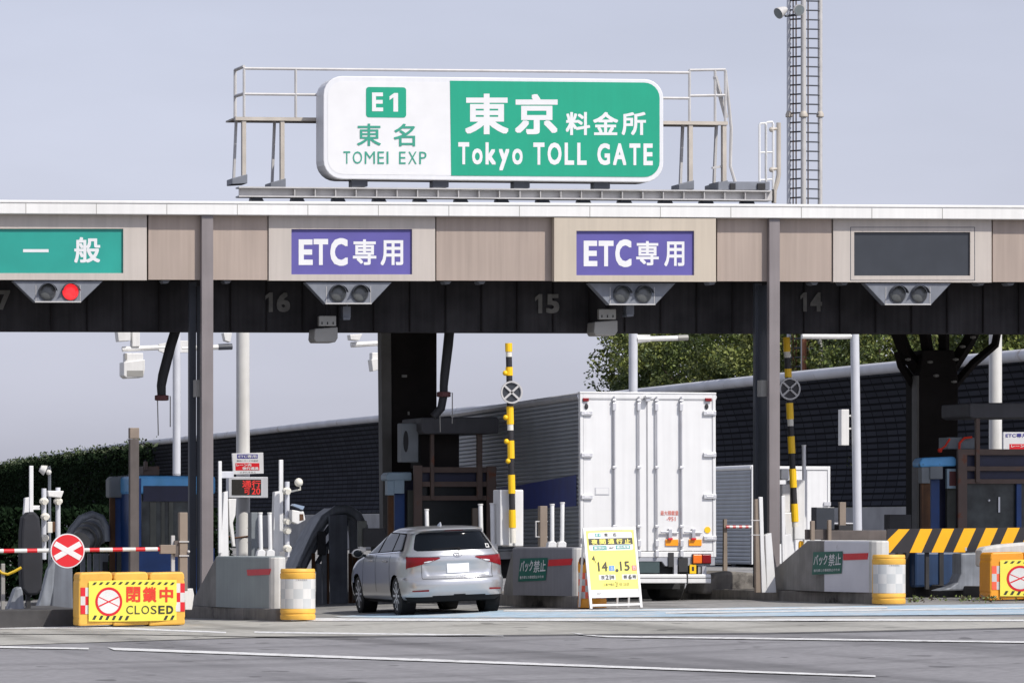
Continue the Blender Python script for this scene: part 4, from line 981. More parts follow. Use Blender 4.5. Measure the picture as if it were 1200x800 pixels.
b = MB(); b.pr(1110, 512, 1144, 526, Y+.5, .5); b.build('rooftop_box', 'booth_grey', r, bevel=.02)
o = MB(); o.tube([W(1113, 514, Y+.4), W(1108, 522, Y+.4), W(1102, 527, Y+.4)], .02, 6); o.ball(W(1101.5, 527.5, Y+.4), .05, 8); o.tube([W(1124, 526, Y+.42), W(1124.5, 519, Y+.42), W(1130, 513, Y+.42), W(1139, 512, Y+.42)], .025, 6)
tag(o.build('orange_cord', 'orange', smooth=True), 'bright orange cord draped over the grey box on the right booth', 'cord')

# ------------------------------------------------------------------ steel guard arches before the booths
def arch(label, parts, loc):
    r = thing('guard_arch', label, 'guard arch', loc, 'curved steel guards on the islands'); parts(r)
def p1(r):
    Y = 91.0; k = 1/pxm(380, Y)
    b = MB(); q = [(350, 664), (358, 646), (368, 626), (380, 607), (394, 597.5), (408, 596.5), (419, 603), (427, 617), (430, 634)]
    b.tube([W(x, y, Y) for x, y in q], [2.2*k, 3*k, 4*k, 5.0*k, 5.6*k, 5.6*k, 5.2*k, 4.4*k, 3.4*k], 10); b.build('arch_tube', 'guard', r, smooth=True)
    b = MB(); oq = [(344, 672), (352, 652), (364, 628), (378, 606), (394, 595), (410, 595), (422, 603), (429, 618), (432, 640)]; iq = [(426, 640), (422, 622), (415, 611), (405, 604), (395, 605), (383, 615), (371, 635), (361, 656), (354, 672)]
    n = len(oq); A = [W(x, y, Y+.15) for x, y in oq]; Bq = [W(x, y, Y+.15) for x, y in reversed(iq)]; d = Vector((0, 1.1, 0))
    for i in range(n-1): b.loft([A[i], A[i+1], Bq[i+1], Bq[i]], [p+d for p in (A[i], A[i+1], Bq[i+1], Bq[i])])
    b.build('arch_band', 'guard', r)
    b = MB(); q = [(353, 672), (362, 654), (374, 634), (386, 618), (398, 606)]
    b.tube([W(x, y, Y+.3) for x, y in q], 3.0*k, 8); b.tube([W(x+10, y+5, Y+.6) for x, y in q], 3.0*k, 8); b.each('inner_tube', 'guard_dk', r, smooth=True)
    b = MB(); b.pq([(386, 604), (407, 602), (408, 709), (388, 709)], Y-.25, .12); b.build('front_plate', 'guard_dk', r, bevel=.01)
    b = MB(); b.pq([(409, 608), (423, 612), (428, 630), (422, 645), (410, 648)], Y+.2, .06); b.build('side_plate', 'guard', r)
    b = MB()
    for x0, x1 in ((366, 369.5), (393-9, 386), (409, 413), (414, 419)): b.pr(x0, 648, x1, 709, Y-.05, .08)
    b.each('rusty_leg', 'guard_rust', r)
    b = MB(); b.pr(371, 660, 377, 712, Y, .06); b.pr(378, 640, 385, 712, Y+.1, .1); b.pr(419, 640, 426, 708, Y+.2, .1); b.pr(355, 668, 366, 712, Y+.15, .1); b.each('leg', 'guard', r)
    b = MB(); b.pr(373, 622, 382, 650, Y-.12, .1); b.build('dark_box', 'chassis', r, bevel=.01)
arch('grey steel guard arch with a dark upright plate left of the silver wagon', p1, tuple(gnd(390, 91)))
def p2(r):
    Y = 88.0; k = 1/pxm(100, Y)
    b = MB(); q = [(66, 690), (70, 664), (76, 640), (84, 620), (95, 607), (108, 602), (119, 606), (125, 617), (126, 634)]
    b.tube([W(x, y, Y) for x, y in q], [5.5*k, 4.5*k, 4*k, 4.0*k, 4.4*k, 4.4*k, 4.2*k, 4*k, 3.4*k], 10); b.build('arch_tube', 'guard', r, smooth=True)
    b = MB(); c0 = W(93, 636, Y+.25); c1 = W(117, 612, Y+2.6)
    ax = (W(112, 621, Y+1.9)-c0); b.tube([c0, c0+ax*.25, c0+ax*.26, c0+ax*.5, c0+ax*.51, c0+ax*.8, c0+ax], [13*k, 14*k, 16*k, 16*k, 17.5*k, 17.5*k, 18*k], 20); b.build('drum', 'camgrey', r, smooth=False)
    b = MB(); 
    for t, rr in ((.26, 16.5), (.52, 18)): b.tube([c0+ax*t, c0+ax*(t+.12)], rr*k, 20)
    b.each('drum_band', 'guard_dk', r)
    b = MB(); b.pq([(63, 655), (85, 655), (86, 722), (60, 721)], Y-8.5, .5); b.build('front_plate', 'guard_dk', r, bevel=.03)
    b = MB(); b.pq([(66, 650), (63, 688), (58, 714), (40, 720), (48, 700), (56, 668)], Y-8.8, .25); b.build('curved_fender', 'guard', r, bevel=.03)
    b = MB()
    for x0, x1 in ((95, 100), (103, 107), (110, 116), (117.5, 127)): b.pr(x0, 648, x1, 712, Y+.4, .1)
    b.each('leg', 'guard', r)
    b = MB(); b.pr(121, 658, 127, 675, Y+.3, .08); b.build('dark_box', 'chassis', r)
arch('grey steel guard arch with a ribbed drum behind the red cross disc', p2, tuple(gnd(95, 88)))
Y = 76.6
b = MB(); q = [(26, 690), (24.5, 660), (25, 625), (27, 606), (33, 600), (41, 599), (46.5, 606), (49.5, 630), (50.5, 665), (49, 691), (44, 697), (32, 697)]
b.pq(q, Y, .35); o = b.build('rubber_paddle', 'paddle', bevel=.04); tag(o, 'tall black rounded rubber paddle standing at the far left', 'rubber paddle')
b = MB(); b.pr(31, 696, 36, 716, Y+.1, .1); po = b.build('stand', 'chassis', o); po.parent = o; po.location = -o.location+worldloc(o)*0 if False else (0, 0, 0)
b = MB(); b.pq([(8, 716), (14, 700), (18, 689), (25, 686.5), (27, 693), (29, 716)], Y-.3, .3); o = b.build('fender_plate', 'guard', bevel=.03); tag(o, 'small pale curved steel fender left of the rubber paddle', 'fender')
b = MB(); b.pr(1.5, 660, 6, 718, Y-.4, .07); r = b.build('rope_post', 'camgrey', bevel=.01); tag(r, 'short grey post holding a yellow rope at the left edge', 'post')
b = MB(); b.tube([W(-20, 668, Y-.42), W(-4, 665, Y-.42), W(2, 671, Y-.42), W(9, 672.5, Y-.42), W(17, 669, Y-.42), W(25, 664.5, Y-.42)], .025, 6); tag(b.build('yellow_rope', 'rope', smooth=True), 'slack yellow rope tied to the short grey post at left', 'rope')

# ------------------------------------------------------------------ boom, striped board, barriers, drums
Y = 75.6
r = thing('boom_barrier', 'red and white boom across the closed lane at left', 'boom barrier', tuple(gnd(213, Y, .1)))
b = MB(); xs = [-60, -38, -22, -9, 4, 16.5, 31.5, 43.5, 58, 99, 105, 116, 131.5, 143, 159, 170, 188.5]; 
seg = [(-60, -40), (-40, -25), (-25, -12), (-12, 4), (4, 16.7), (16.7, 31.5), (31.5, 43.5), (43.5, 105), (105, 116.5), (116.5, 131.8), (131.8, 143.5), (143.5, 158.8), (158.8, 170), (170, 184.5), (184.5, 190)]
cols = [1, 0, 1, 1, 0, 1, 0, 1, 0, 1, 0, 1, 0, 1, 0]
cols = [0, 1, 0, 1, 0, 1, 0, 0, 1, 0, 1, 0, 1, 0, 1]
f = lambda x: 645.2-2.2*x/190
col = {}
segs = [(-60, -36, 0), (-36, -22, 1), (-22, -9, 0), (-9, 4, 0), (4, 16.7, 1), (16.7, 31.5, 0), (31.5, 43.5, 1), (43.5, 104.8, 0), (104.8, 116.5, 1), (116.5, 131.8, 0), (131.8, 143.5, 1), (143.5, 158.8, 0), (158.8, 170, 1), (170, 184.5, 0), (184.5, 190, 1)]
for a, c, m in segs: b.tube([W(a, f(a), Y), W(c, f(c), Y)], 2.5/pxm(100, Y), 10, m)
b.build('boom', ['drumwhite', 'red'], r)
b = MB(); b.pr(188, 638, 206, 648.5, Y-.06, .14); b.build('bracket', 'brownpost', r, bevel=.008)
b = MB(); b.pr(210.5, 600, 220, 692, Y-.05, .16); b.build('post', 'brownpost', r, bevel=.01)
b = MB(); b.pr(204.5, 633, 212, 652, Y-.02, .1); b.build('hinge_plate', 'rail_brown', r)
b = MB(); b.pr(201, 627, 205, 669, Y+.02, .06); b.pr(210, 633.5, 221.5, 635, Y-.07, .2); b.pr(210, 650, 221.5, 651.5, Y-.07, .2); b.ball(W(221, 646, Y-.06), .025, 8); b.each('clamp', 'galv', r)
c = W(79, 645, Y-.06); k = 1/pxm(79, Y)
r = thing('no_entry_disc', 'round red disc with a white cross hung on the boom', 'sign', tuple(W(79, 665, Y-.06)))
b = MB(); b.disc((c.x, c.z), 20.2*k, Y-.085, Y-.06, 40); b.build('plate', 'signwhite', r)
b = MB(); b.disc((c.x, c.z), 18.8*k, Y-.089, Y-.086, 40); b.build('red_face', 'red', r)
b = MB()
for s in (1, -1): 
    u = Vector((15.2*k, 0, s*-8.6*k)); n = Vector((-u.z, 0, u.x)).normalized()*3.1*k; p = Vector((c.x, Y-.093, c.z)); e = Vector((0, -.0008*s, 0))
    b.flat([p-u-n+e, p+u-n+e, p+u+n+e, p-u+n+e])
b.build('white_cross', 'letter', r)

def closed(x0, x1, y0, y1, Y, label, body, ca, dx=0, full=True):
    """yellow water-filled barrier of three lobes carrying a banner; photograph box x0..x1, y0..y1"""
    r = thing('closed_lane_barrier', label, 'lane barrier', tuple(G((x0+x1)/2, y1)), 'yellow closed-lane barriers')
    wid = x1-x0
    b = MB(); cuts = [x0, x0+wid*.325, x0+wid*.66, x1]
    for a, c in zip(cuts, cuts[1:]):
        q = [(a+1.2, y0+3), (a+3, y0+.6), (c-3, y0-.4), (c-1.2, y0+2.5), (c-.6, y0+7), (c-1.2, y0+9), (c-.4, y0+12), (c+0.1, y1-11), (c-.5, y1-9), (c, y1-6), (c-.2, y1-1.5), (a+.2, y1), (a, y1-6), (a+.5, y1-9), (a, y1-11), (a+.2, y0+12), (a+1.2, y0+9), (a+.4, y0+7)]
        b.pq(q, Y, .55)
    b.build('plastic_body', body, r, bevel=.025)
    k = lambda x, y: (x0+(x-92)*wid/125, y0+(y-670)*(y1-y0)/63)
    def chk(xa, xb, ya, yb, n, m, ph):
        b = MB(); nx = 2
        for i in range(nx):
            for j in range(n):
                A = k(xa+(xb-xa)*i/nx, ya+(yb-ya)*j/n); B_ = k(xa+(xb-xa)*(i+1)/nx, ya+(yb-ya)*(j+1)/n)
                if ca == 0: b.pr(A[0], A[1], B_[0], B_[1], Y-.008, .006, (i+j+ph) % 2)
                else: b.pr(A[0], A[1], B_[0], B_[1], Y-.008, .006, (i+j+ph) % 2)
        b.build('check_sheet', m, r)
    ck = ['red', 'drumwhite'] if ca == 0 else ['drumorange', 'drumgrey']
    chk(94.5, 105.5, 688, 719, 3, ck, 0)
    chk(206, 216.5, 683, 716, 3, ck, 1)
    # sagging banner: slightly wavy sheet
    b = MB(); n = 24; m_ = 8
    def P(u, v, off=0):
        X0 = 104+103*u; yy = 680.5+(47)*v-1.5*u-1.2*math.sin(u*3.1)*(1-2*v)*.6
        x, y = k(X0, yy); z = .022+.012*math.sin(u*9+v*2)+.01*math.sin(u*4.2)*v
        return W(x, y, Y-z-off)
    b.v = [P(i/n, j/m_) for j in range(m_+1) for i in range(n+1)]
    b.f = [[j*(n+1)+i, j*(n+1)+i+1, (j+1)*(n+1)+i+1, (j+1)*(n+1)+i] for j in range(m_) for i in range(n)]; b.mi = [0]*len(b.f)
    bn = b.build('banner', 'banner', r, smooth=True)
    iu = lambda x, y: ((x-104)/103, (y-680.5+1.5*(x-104)/103)/47)
    b = MB()
    for row, ya, yb in ((0, 679.5+2.5, 685), (1, 720.5, 725.5)):
        for i in range(13):
            x = 108+i*7.6
            if row == 1 and 5 < i < 11: continue
            q = [(x+2.6, ya), (x+5.8, ya), (x+3.2, yb), (x, yb)]
            b.flat([P(*iu(*c_), .004) for c_ in q])
    b.each('hazard_stripe', 'banner_blk', bn)
    b = MB(); cx, cy = 127.5, 704.5
    vs = []; nn = 36
    for i in range(nn):
        a = 2*math.pi*i/nn
        for rr in (13, 15.8): vs.append(P(*iu(cx+rr*math.cos(a), cy+rr*1.05*math.sin(a)), .004))
    b.add(vs, [(2*i, 2*i+1, (2*i+3) % (2*nn), (2*i+2) % (2*nn)) for i in range(nn)])
    for s in (1, -1):
        u = (11.5, 5.4*s); nq = (.35, .75*-s)
        b.flat([P(*iu(cx+a*u[0]+c_*nq[0]*1.0, cy+a*u[1]+c_*abs(nq[1])*1.0), .0075) for a, c_ in ((-1, -1), (1, -1), (1, 1), (-1, 1))])
    b.build('red_emblem', 'redtape', bn)
    b = MB(); vs = [P(*iu(cx+13*math.cos(2*math.pi*i/nn), cy+13.6*math.sin(2*math.pi*i/nn)), .0055) for i in range(nn)]; b.flat(vs); b.build('emblem_ground', 'asf_w', bn)
    if full:
        b = MB()
        for t, xa, xb in (('閉', 148, 164.5), ('鎖', 167.5, 183.5), ('中', 187, 203)): b.text(t, lambda u, v, xa=xa, xb=xb: P(*iu(xa+(xb-xa)*u, 705-(705-687.5)*v), .005), .035)
        b.build('red_lettering', 'redtext', bn)
        b = MB(); x = 148
        for ch, wd, bo in (('C', 8, .0), ('L', 6, .0), ('O', 9, .0), ('S', 7, .0), ('E', 7.5, .03), ('D', 8, .05)):
            b.text(ch, lambda u, v, x=x, wd=wd: P(*iu(x+wd*u, 718.5-9.5*v), .005), bo); x += wd+1.9
        b.build('black_lettering', 'banner_blk', bn)
closed(92, 217, 670, 733, 74.6, 'yellow closed-lane barrier with red Japanese lettering at left', 'yellow', 0)
closed(1160, 1285, 646.5, 703, 78.4, 'orange-checked closed-lane barrier cut by the right edge', 'drumorange_y', 1)

def drum(cx, x0, x1, y0, y1, Y, label):
    k = 1/pxm(cx, Y); g = G(cx, y1); c = W(cx, y1, Y); rr = (x1-x0)/2*k; H = (y1-y0)*k
    r = thing('cushion_drum', label, 'cushion drum', tuple(c), 'yellow and white crash cushion drums')
    b = MB(); prof = [(rr*.97, 0), (rr, .02), (rr, .09*H), (rr*.965, .10*H), (rr*.965, .125*H), (rr, .135*H), (rr, .2*H), (rr*.985, .21*H), (rr*.975, .80*H), (rr*.985, .81*H), (rr, .82*H), (rr, .905*H), (rr*.96, .915*H), (rr*.96, .93*H), (rr*.985, .94*H), (rr*.965, .985*H), (rr*.93, H), (rr*.3, H)]
    b.lathe(prof, c, 40); b.build('drum_body', 'yellow', r, smooth=True)
    b = MB(); n = 40; rows = 3; vs = []; fs = []; mi = []
    for j in range(rows+1):
        for i in range(n+1):
            a = math.pi+math.pi*i/n+.0; z = (.22+(.80-.22)*j/rows)*H; q = rr*.992
            vs.append(c+Vector((q*math.cos(a), q*math.sin(a), z)))
    for j in range(rows):
        for i in range(n): fs.append((j*(n+1)+i, j*(n+1)+i+1, (j+1)*(n+1)+i+1, (j+1)*(n+1)+i)); mi.append((i//7+j) % 2)
    b.v = vs; b.f = [list(q) for q in fs]; b.mi = mi; b.build('reflective_sheet', ['drumwhite', 'drumgrey'], r, smooth=True)
    b = MB()
    for i in range(11):
        a = R(252+i*3.4); p = c+Vector((rr*1.0*math.cos(a), rr*1.0*math.sin(a), .835*H))
    tt = '工事用緩衝具'
    b.text(tt, lambda u, v: c+Vector((rr*1.004*math.cos(R(250+40*u)), rr*1.004*math.sin(R(250+40*u)), (.765+.035*v)*H)), .0); b.build('lettering', 'camgrey', r)
    return r
drum(349, 328, 369.5, 666, 725.5, 75.4, 'yellow and white cushion drum between crash block and silver wagon')
drum(1041.5, 1022, 1061.5, 649.5, 707, 75.4, 'yellow and white cushion drum at the nose of the pale block')
# orange checked drum half hidden behind the notice board
c = W(694, 711.5, 75.62); k = 1/pxm(694, 75.62)
r = thing('warning_drum', 'orange checked drum half hidden behind the yellow notice board', 'drum', tuple(c))
b = MB(); b.lathe([(17*k, 0), (17*k, 9*k), (16.4*k, 10*k), (16.4*k, 42*k), (17*k, 43*k), (16.8*k, 53*k), (14*k, 56*k), (4*k, 57*k)], c, 32); b.build('drum_body', 'drumorange_y', r, smooth=True)
b = MB(); n = 32; vs = []; fs = []; mi = []
for j in range(5):
    for i in range(n+1): a = math.pi+math.pi*i/n; vs.append(c+Vector((16.7*k*math.cos(a), 16.7*k*math.sin(a), (11+30*j/4)*k)))
for j in range(4):
    for i in range(n): fs.append([j*(n+1)+i, j*(n+1)+i+1, (j+1)*(n+1)+i+1, (j+1)*(n+1)+i]); mi.append((i//4+j) % 2)
b.v = vs; b.f = fs; b.mi = mi; b.build('check_sheet', ['drumorange', 'drumgrey'], r, smooth=True)
b = MB(); b.ball(W(682, 657, 75.5), 4*k, 10, 1, 1, 1.3); b.build('warning_lamp', 'guard_rust', r, smooth=True)

# striped board
Y = 80.4; r = thing('striped_board', 'long yellow and black striped board before the right booth', 'barrier board', tuple(W(1130, 647, Y)))
yt = lambda x: 619.5-2.0*(x-1040)/160; yb2 = lambda x: 647.5-1.5*(x-1040)/160
b = MB(); b.pq([(1039.5, yt(1039.5)), (1290, yt(1290)), (1290, yb2(1290)), (1039.5, yb2(1039.5))], Y, .05); b.build('board', 'stripe_k', r)
b = MB()
for i in range(10):
    x = 1040+25.6*i; q = [(x+13, yt(x)), (x+27, yt(x)), (x+13.5+.8, yb2(x)), (x+.4-.0, yb2(x))]
    if i == 0: q = [(1053, yt(x)), (1066, yt(x)), (1043, yb2(x)), (1040, yb2(x)), (1040, yb2(x)-15)]
    q = [(a, y+(.15 if j < 2 else -.15)) for j, (a, y) in enumerate(q)]
    b.pq(q, Y-.004, .003)
b.build('yellow_stripe', 'stripe_y', r)
b = MB(); b.pr(1131, 641, 1133, 645, Y-.008, .006); b.ball(W(1036, 625, Y), .02, 6); b.build('bolt', 'galv', r)
b = MB(); b.pr(1085, 640, 1089, 690, Y+.06, .08); b.build('board_leg', 'chassis', r)
b = MB(); b.pq([(1150, 664), (1150, 645), (1153, 641), (1175, 637.5), (1300, 627), (1300, 664), (1153, 664)], 79.5, .35); o = b.build('white_guard', 'nose', bevel=.05); tag(o, 'white curved concrete guard in front of the striped board', 'guard')
b = MB(); b.pq([(1126, 648), (1170, 646), (1170, 691), (1100, 692), (1113, 688), (1122, 682), (1126, 672)], Y+3.5, .5); o = b.build('grey_wall', 'guard', bevel=.04); tag(o, 'low grey curved wall right of the blue booth base', 'wall')

# leaning notice board (A-frame)
Y = 74.8
r = thing('notice_board', 'yellow A-frame notice board announcing a night closure, before the truck', 'notice board', tuple(G(722, 712)))
TL, TR, BR, BL = [Vector(v) for v in (W(683, 618.5, Y+.32), W(744.5, 617, Y+.32), W(753, 711.5, Y), W(691.5, 713, Y))]
def Q(u, v, off=0):       # u across, v down the sloping face
    p = TL.lerp(TR, u).lerp(BL.lerp(BR, u), v); return p+Vector((0, -1, .3)).normalized()*off
def qb(b, u0, v0, u1, v1, o1, o0, mi=0): b.loft([Q(u0, v0, o1), Q(u1, v0, o1), Q(u1, v1, o1), Q(u0, v1, o1)], [Q(u0, v0, o0), Q(u1, v0, o0), Q(u1, v1, o0), Q(u0, v1, o0)], mi)
b = MB(); qb(b, 0, 0, 1, .033, .012, -.03); qb(b, 0, .033, .045, 1, .012, -.03); qb(b, .955, .033, 1, 1, .012, -.03); qb(b, .045, .945, .955, .972, .012, -.03); b.build('frame', 'asf', r, bevel=.004)
b = MB(); qb(b, .045, .033, .955, .865, 0, -.02); b.build('panel', 'asf', r)
b = MB(); qb(b, .05, .04, .95, .765, .004, .001); b.build('yellow_face', 'asf_y', r)
b = MB(); 
def rq(u0, v0, u1, v1, o, rad=.04): 
    return [Q(x, y/1.5, o) for x, y in rrect(u0, v0*1.5, u1, v1*1.5, rad)]
b.flat(rq(.085, .06, .92, .285, .008)); b.build('white_box', 'asf', r)
b = MB(); qb(b, .085, .135, .92, .215, .011, .009); b.build('black_band', 'asf_k', r)
b = MB(); qb(b, .22, .072, .32, .115, .011, .009); qb(b, .155, .228, .415, .277, .011, .009); qb(b, .59, .225, .86, .272, .011, .009); b.each('teal_label', 'asf_g', r)
def qt(b, t, u0, v0, u1, v1, bold=0): b.text(t, lambda a, c: Q(u0+(u1-u0)*a, v1+(v0-v1)*c, .014), bold)
b = MB(); 
for t, u in (('夜', .135), ('間', .29), ('通', .45), ('行', .61), ('止', .765)): qt(b, t, u, .145, u+.115, .207, .03)
b.build('yellow_lettering', 'asf_y', r)
b = MB(); qt(b, 'E1', .235, .08, .305, .108, .03); qt(b, '東京IC', .17, .236, .40, .27, .02); qt(b, '横浜青葉', .605, .233, .845, .265, .02); b.build('white_lettering', 'asf', r)
b = MB(); qt(b, '東', .39, .07, .46, .115, .01); qt(b, '名', .55, .07, .62, .115, .01); qt(b, '⇔', .455, .245, .56, .262, .02); qt(b, '4', .115, .345, .175, .415, .02); qt(b, '/', .17, .40, .20, .44, 0)
qt(b, '14', .22, .425, .40, .54, .02); qt(b, '15', .64, .425, .82, .54, .02); qt(b, '21', .345, .59, .44, .645, .02); qt(b, '6', .78, .59, .84, .645, .03)
qt(b, '夜', .26, .595, .325, .64, .01); qt(b, '時', .455, .595, .51, .64, .01); qt(b, '朝', .69, .595, .75, .64, .01); qt(b, '時', .865, .595, .925, .64, .01)
qt(b, '工事予備日', .29, .69, .50, .725, 0); qt(b, '21', .52, .675, .57, .735, 0); qt(b, '日 22日', .60, .69, .78, .725, 0); qt(b, '東日本', .16, .80, .23, .83, 0); b.build('black_lettering', 'asf_k', r)
b = MB(); 
c0 = [(.575+.03*math.cos(i*.524), .535+.02*math.sin(i*.524)) for i in range(12)]; b.flat([Q(x, y, .012) for x, y in c0]); b.build('dot', 'asf_k', r)
b = MB(); qb(b, .425, .475, .53, .54, .008, .006); b.build('blue_label', 'asf_b', r)
b = MB(); qb(b, .86, .475, .955-.01, .54, .008, .006); b.build('red_label', 'asf_r', r)
b = MB(); qb(b, .22, .585, .535, .65, .008, .006); qb(b, .66, .585, .94, .65, .008, .006); b.each('grey_label', 'asf_w', r)
b = MB(); qt(b, '土', .445, .485, .51, .53, .01); qt(b, '日', .88, .485, .925, .53, .01); b.build('label_lettering', 'asf', r)
b = MB()
for u in (.03, .97, .75): b.bar(TL.lerp(TR, u)+Vector((0, .03, -.02)), Vector((BL.lerp(BR, u).x, Y+.75, BL.z+.02)), .03, .03)
b.each('rear_leg', 'asf', r)

# ------------------------------------------------------------------ delineators and small lane equipment
posts = []
def delin(x, y0, y1, Y, rpx, label, lean=0, base=True):
    r = thing('delineator_post', label, 'delineator', tuple(W(x, y1, Y)), 'white delineator posts on the islands')
    k = 1/pxm(x, Y)
    b = MB(); b.tube([W(x, y1, Y), W(x+lean, y0+2, Y), W(x+lean, y0, Y)], [rpx*k, rpx*k, rpx*k*.8], 10); b.build('post', 'white', r, smooth=True)
    b = MB(); b.tube([W(x+lean, y0+1.5, Y), W(x+lean, y0, Y)], [rpx*k*1.2, rpx*k*1.15], 10); b.build('cap', 'polewhite', r)
    if base: b = MB(); b.pq([(x-rpx-2.5, y1), (x-rpx-1.5, y1-6), (x-rpx, y1-8), (x+rpx+1, y1-8), (x+rpx+3, y1-6), (x+rpx+2.5, y1)], Y-.06, .16); b.build('base', 'white', r, bevel=.01)
delin(306, 600, 652, 79, 2.4, 'white delineator right of the thick white pole, beside a grey cabinet', -1)
delin(317, 600, 652, 79, 2.4, 'white delineator just left of the tapered white housing', -1)
delin(501, 596, 640, 82, 2.4, 'white delineator rising behind the left of the wagon roof', -1)
delin(564, 590, 640, 82, 2.6, 'white delineator behind the right end of the wagon roof', -1)
delin(578, 589, 645, 81, 2.8, 'white delineator left of the raised barrier cabinet', -1)
delin(647, 590, 642, 79, 2.5, 'left of two white delineators on the dark grey block', 0)
delin(658.5, 588, 642, 79, 2.5, 'right of two white delineators on the dark grey block', 0.5)
delin(943, 521, 636, 85.5, 2.3, 'tall thin white delineator right of the raised arm', -1, False)

def whitepost(pts_list, label, name, Y, cat, mats=('white',), d=.12, grp=None):
    r = thing(name, label, cat, tuple(W(pts_list[0][0][0], max(p[1] for p in pts_list[0]), Y)), grp)
    for i, (pts, nm, m) in enumerate([(p if len(p) == 3 and isinstance(p[1], str) else (p, 'body', 'white')) for p in pts_list]):
        b = MB(); b.pq(pts, Y+.02*i, d); b.build(nm, m, r, bevel=.01)
    return r
def post_set(name, label, cat, Y, parts, grp=None):
    base = max(parts, key=lambda p: max(q[1] for q in p[0])); bx = base[0][0][0]; by = max(q[1] for q in base[0])
    r = thing(name, label, cat, tuple(W(bx, by, Y)), grp)
    for i, (pts, nm, m, d) in enumerate(parts):
        b = MB(); b.pq(pts, Y+.015*i, d); b.build(nm, m, r, bevel=.008)
    return r
BX = lambda a, b_, c, d: [(a, b_), (c, b_), (c, d), (a, d)]
post_set('gate_housing', 'tapered white gate housing right of the delineator pair at left', 'gate housing', 79.2, [([(322, 576), (328, 575), (328, 653), (319.5, 653)], 'housing', 'white', .2), (BX(327.3, 538.5, 332, 646), 'upright_rail', 'white', .06)])
post_set('gate_housing', 'tapered white gate housing with tall rail left of the pole', 'gate housing', 79.4, [(BX(256.2, 540, 260, 648), 'upright_rail', 'white', .06), ([(262.5, 577), (267, 575), (268, 652), (258, 654)], 'housing', 'white', .18), ([(268, 584), (277, 584), (276, 603), (273, 612), (276, 640), (273, 640), (269, 614)], 'bracket', 'polewhite', .1), (BX(259.5, 552, 274, 560), 'tube_arm', 'polegrey', .12)])
post_set('grey_cabinet', 'narrow grey cabinet behind the delineators right of the thick pole', 'cabinet', 79.6, [(BX(294.5, 600, 302, 652), 'case', 'booth_grey', .3), (BX(294, 618, 302.5, 618.8), 'seam', 'camgrey', .31), (BX(294, 635, 302.5, 635.8), 'seam', 'camgrey', .31)])
def campole(x, ytop, ybot, Y, label, heads):
    r = thing('sensor_pole', label, 'sensor pole', tuple(W(x, ybot, Y)), 'white sensor poles on the islands'); k = 1/pxm(x, Y)
    b = MB(); b.tube([W(x, ybot, Y), W(x, ytop, Y)], 2.9*k, 10); b.build('pole', 'polegrey', r, smooth=True)
    for (hx, hy, kind) in heads:
        c = W(hx, hy, Y-.12)
        if kind == 'joint': b = MB(); b.ball(c, 6*k, 10, .95, .8, .75); b.tube([c+Vector((0, -.01, 0)), c+Vector((0, -.12, -.02))], 3.2*k, 8); b.build('sensor_head', 'cream', r, smooth=True)
        if kind == 'ball': b = MB(); b.ball(c, 5.2*k, 12); b.tube([c+Vector((.03, .06, 0)), c+Vector((.05, .1, -.12)), W(x+3, hy+11, Y)], 1.2*k, 6); b.build('lamp_head', 'cream', r, smooth=True)
        if kind == 'cam':
            b = MB(); b.pq([(hx-8, hy-8), (hx+6, hy-6), (hx+8, hy+4), (hx-1, hy+9), (hx-8, hy+6)], Y-.3, .25); m = b.build('camera_box', 'polewhite', r, bevel=.012)
            b = MB(); b.pq([(hx+1, hy-3), (hx+5.5, hy-3), (hx+6, hy+4), (hx+1, hy+5)], Y-.304, .003); b.build('camera_lens', 'guard_rust', m)
            b = MB(); b.pq([(hx-7, hy-13), (hx-5, hy-15), (hx+7, hy-12), (hx+5, hy-8)], Y-.33, .2); b.build('sun_panel', 'bluepanel', m)
        if kind == 'bar': b = MB(); b.pq([(hx-10, hy-4), (hx+9, hy-3.5), (hx+6, hy+4.5), (hx-9, hy+3)], Y-.2, .25); b.build('camera_box', 'polewhite', r, bevel=.012)
campole(336.5, 564, 652, 79.0, 'white sensor pole with boxed camera and lamp heads by the yellow drum', [(336, 575, 'joint'), (336.5, 610, 'joint'), (336.5, 621, 'joint'), (336.5, 642, 'joint'), (350, 565, 'ball'), (350, 605, 'cam')])
campole(51.5, 572, 655, 78.6, 'left white sensor pole with two cream heads behind the paddle', [(51.5, 587, 'joint'), (53, 605, 'joint'), (52, 630, 'joint')])
campole(68, 571, 660, 78.8, 'right white sensor pole with a slanted white camera at left', [(68, 587, 'joint'), (66, 578.5, 'bar')])
post_set('gate_housing', 'small white gate housing with tall rail above the rubber paddle', 'gate housing', 78.4, [(BX(34.6, 545.5, 39.2, 612), 'upright_rail', 'white', .06), ([(29.5, 583), (35, 582), (34, 603), (28, 603)], 'housing', 'white', .15), (BX(38, 592, 47, 597), 'bracket', 'white', .1)])
r = thing('cctv_camera', 'small white floodlight pair floating high above the sensor poles at left', 'floodlight', tuple(W(54, 553, 84)))
r['label'] = 'pair of small white lamps on a thin dark pole at left'
b = MB(); b.tube([W(47, 548.5, 84), W(53, 551, 84)], [.06, .10], 10); b.ball(W(57, 553, 84), .055, 8); b.build('lamp_head', 'polewhite', r, smooth=True)
b = MB(); b.tube([W(53, 550, 84), W(58, 547, 84), W(58, 553, 84)], .03, 6); b.tube([W(58, 548, 84.1), W(58, 690, 84.1)], .03, 6); b.build('thin_pole', 'guard_dk', r)
post_set('cream_canister', 'small cream canister box between the two left sensor poles', 'canister', 78.2, [(BX(56, 611, 61.5, 624), 'case', 'cream', .12), (BX(61.5, 611, 65, 623), 'side', 'guard_rust', .1)])

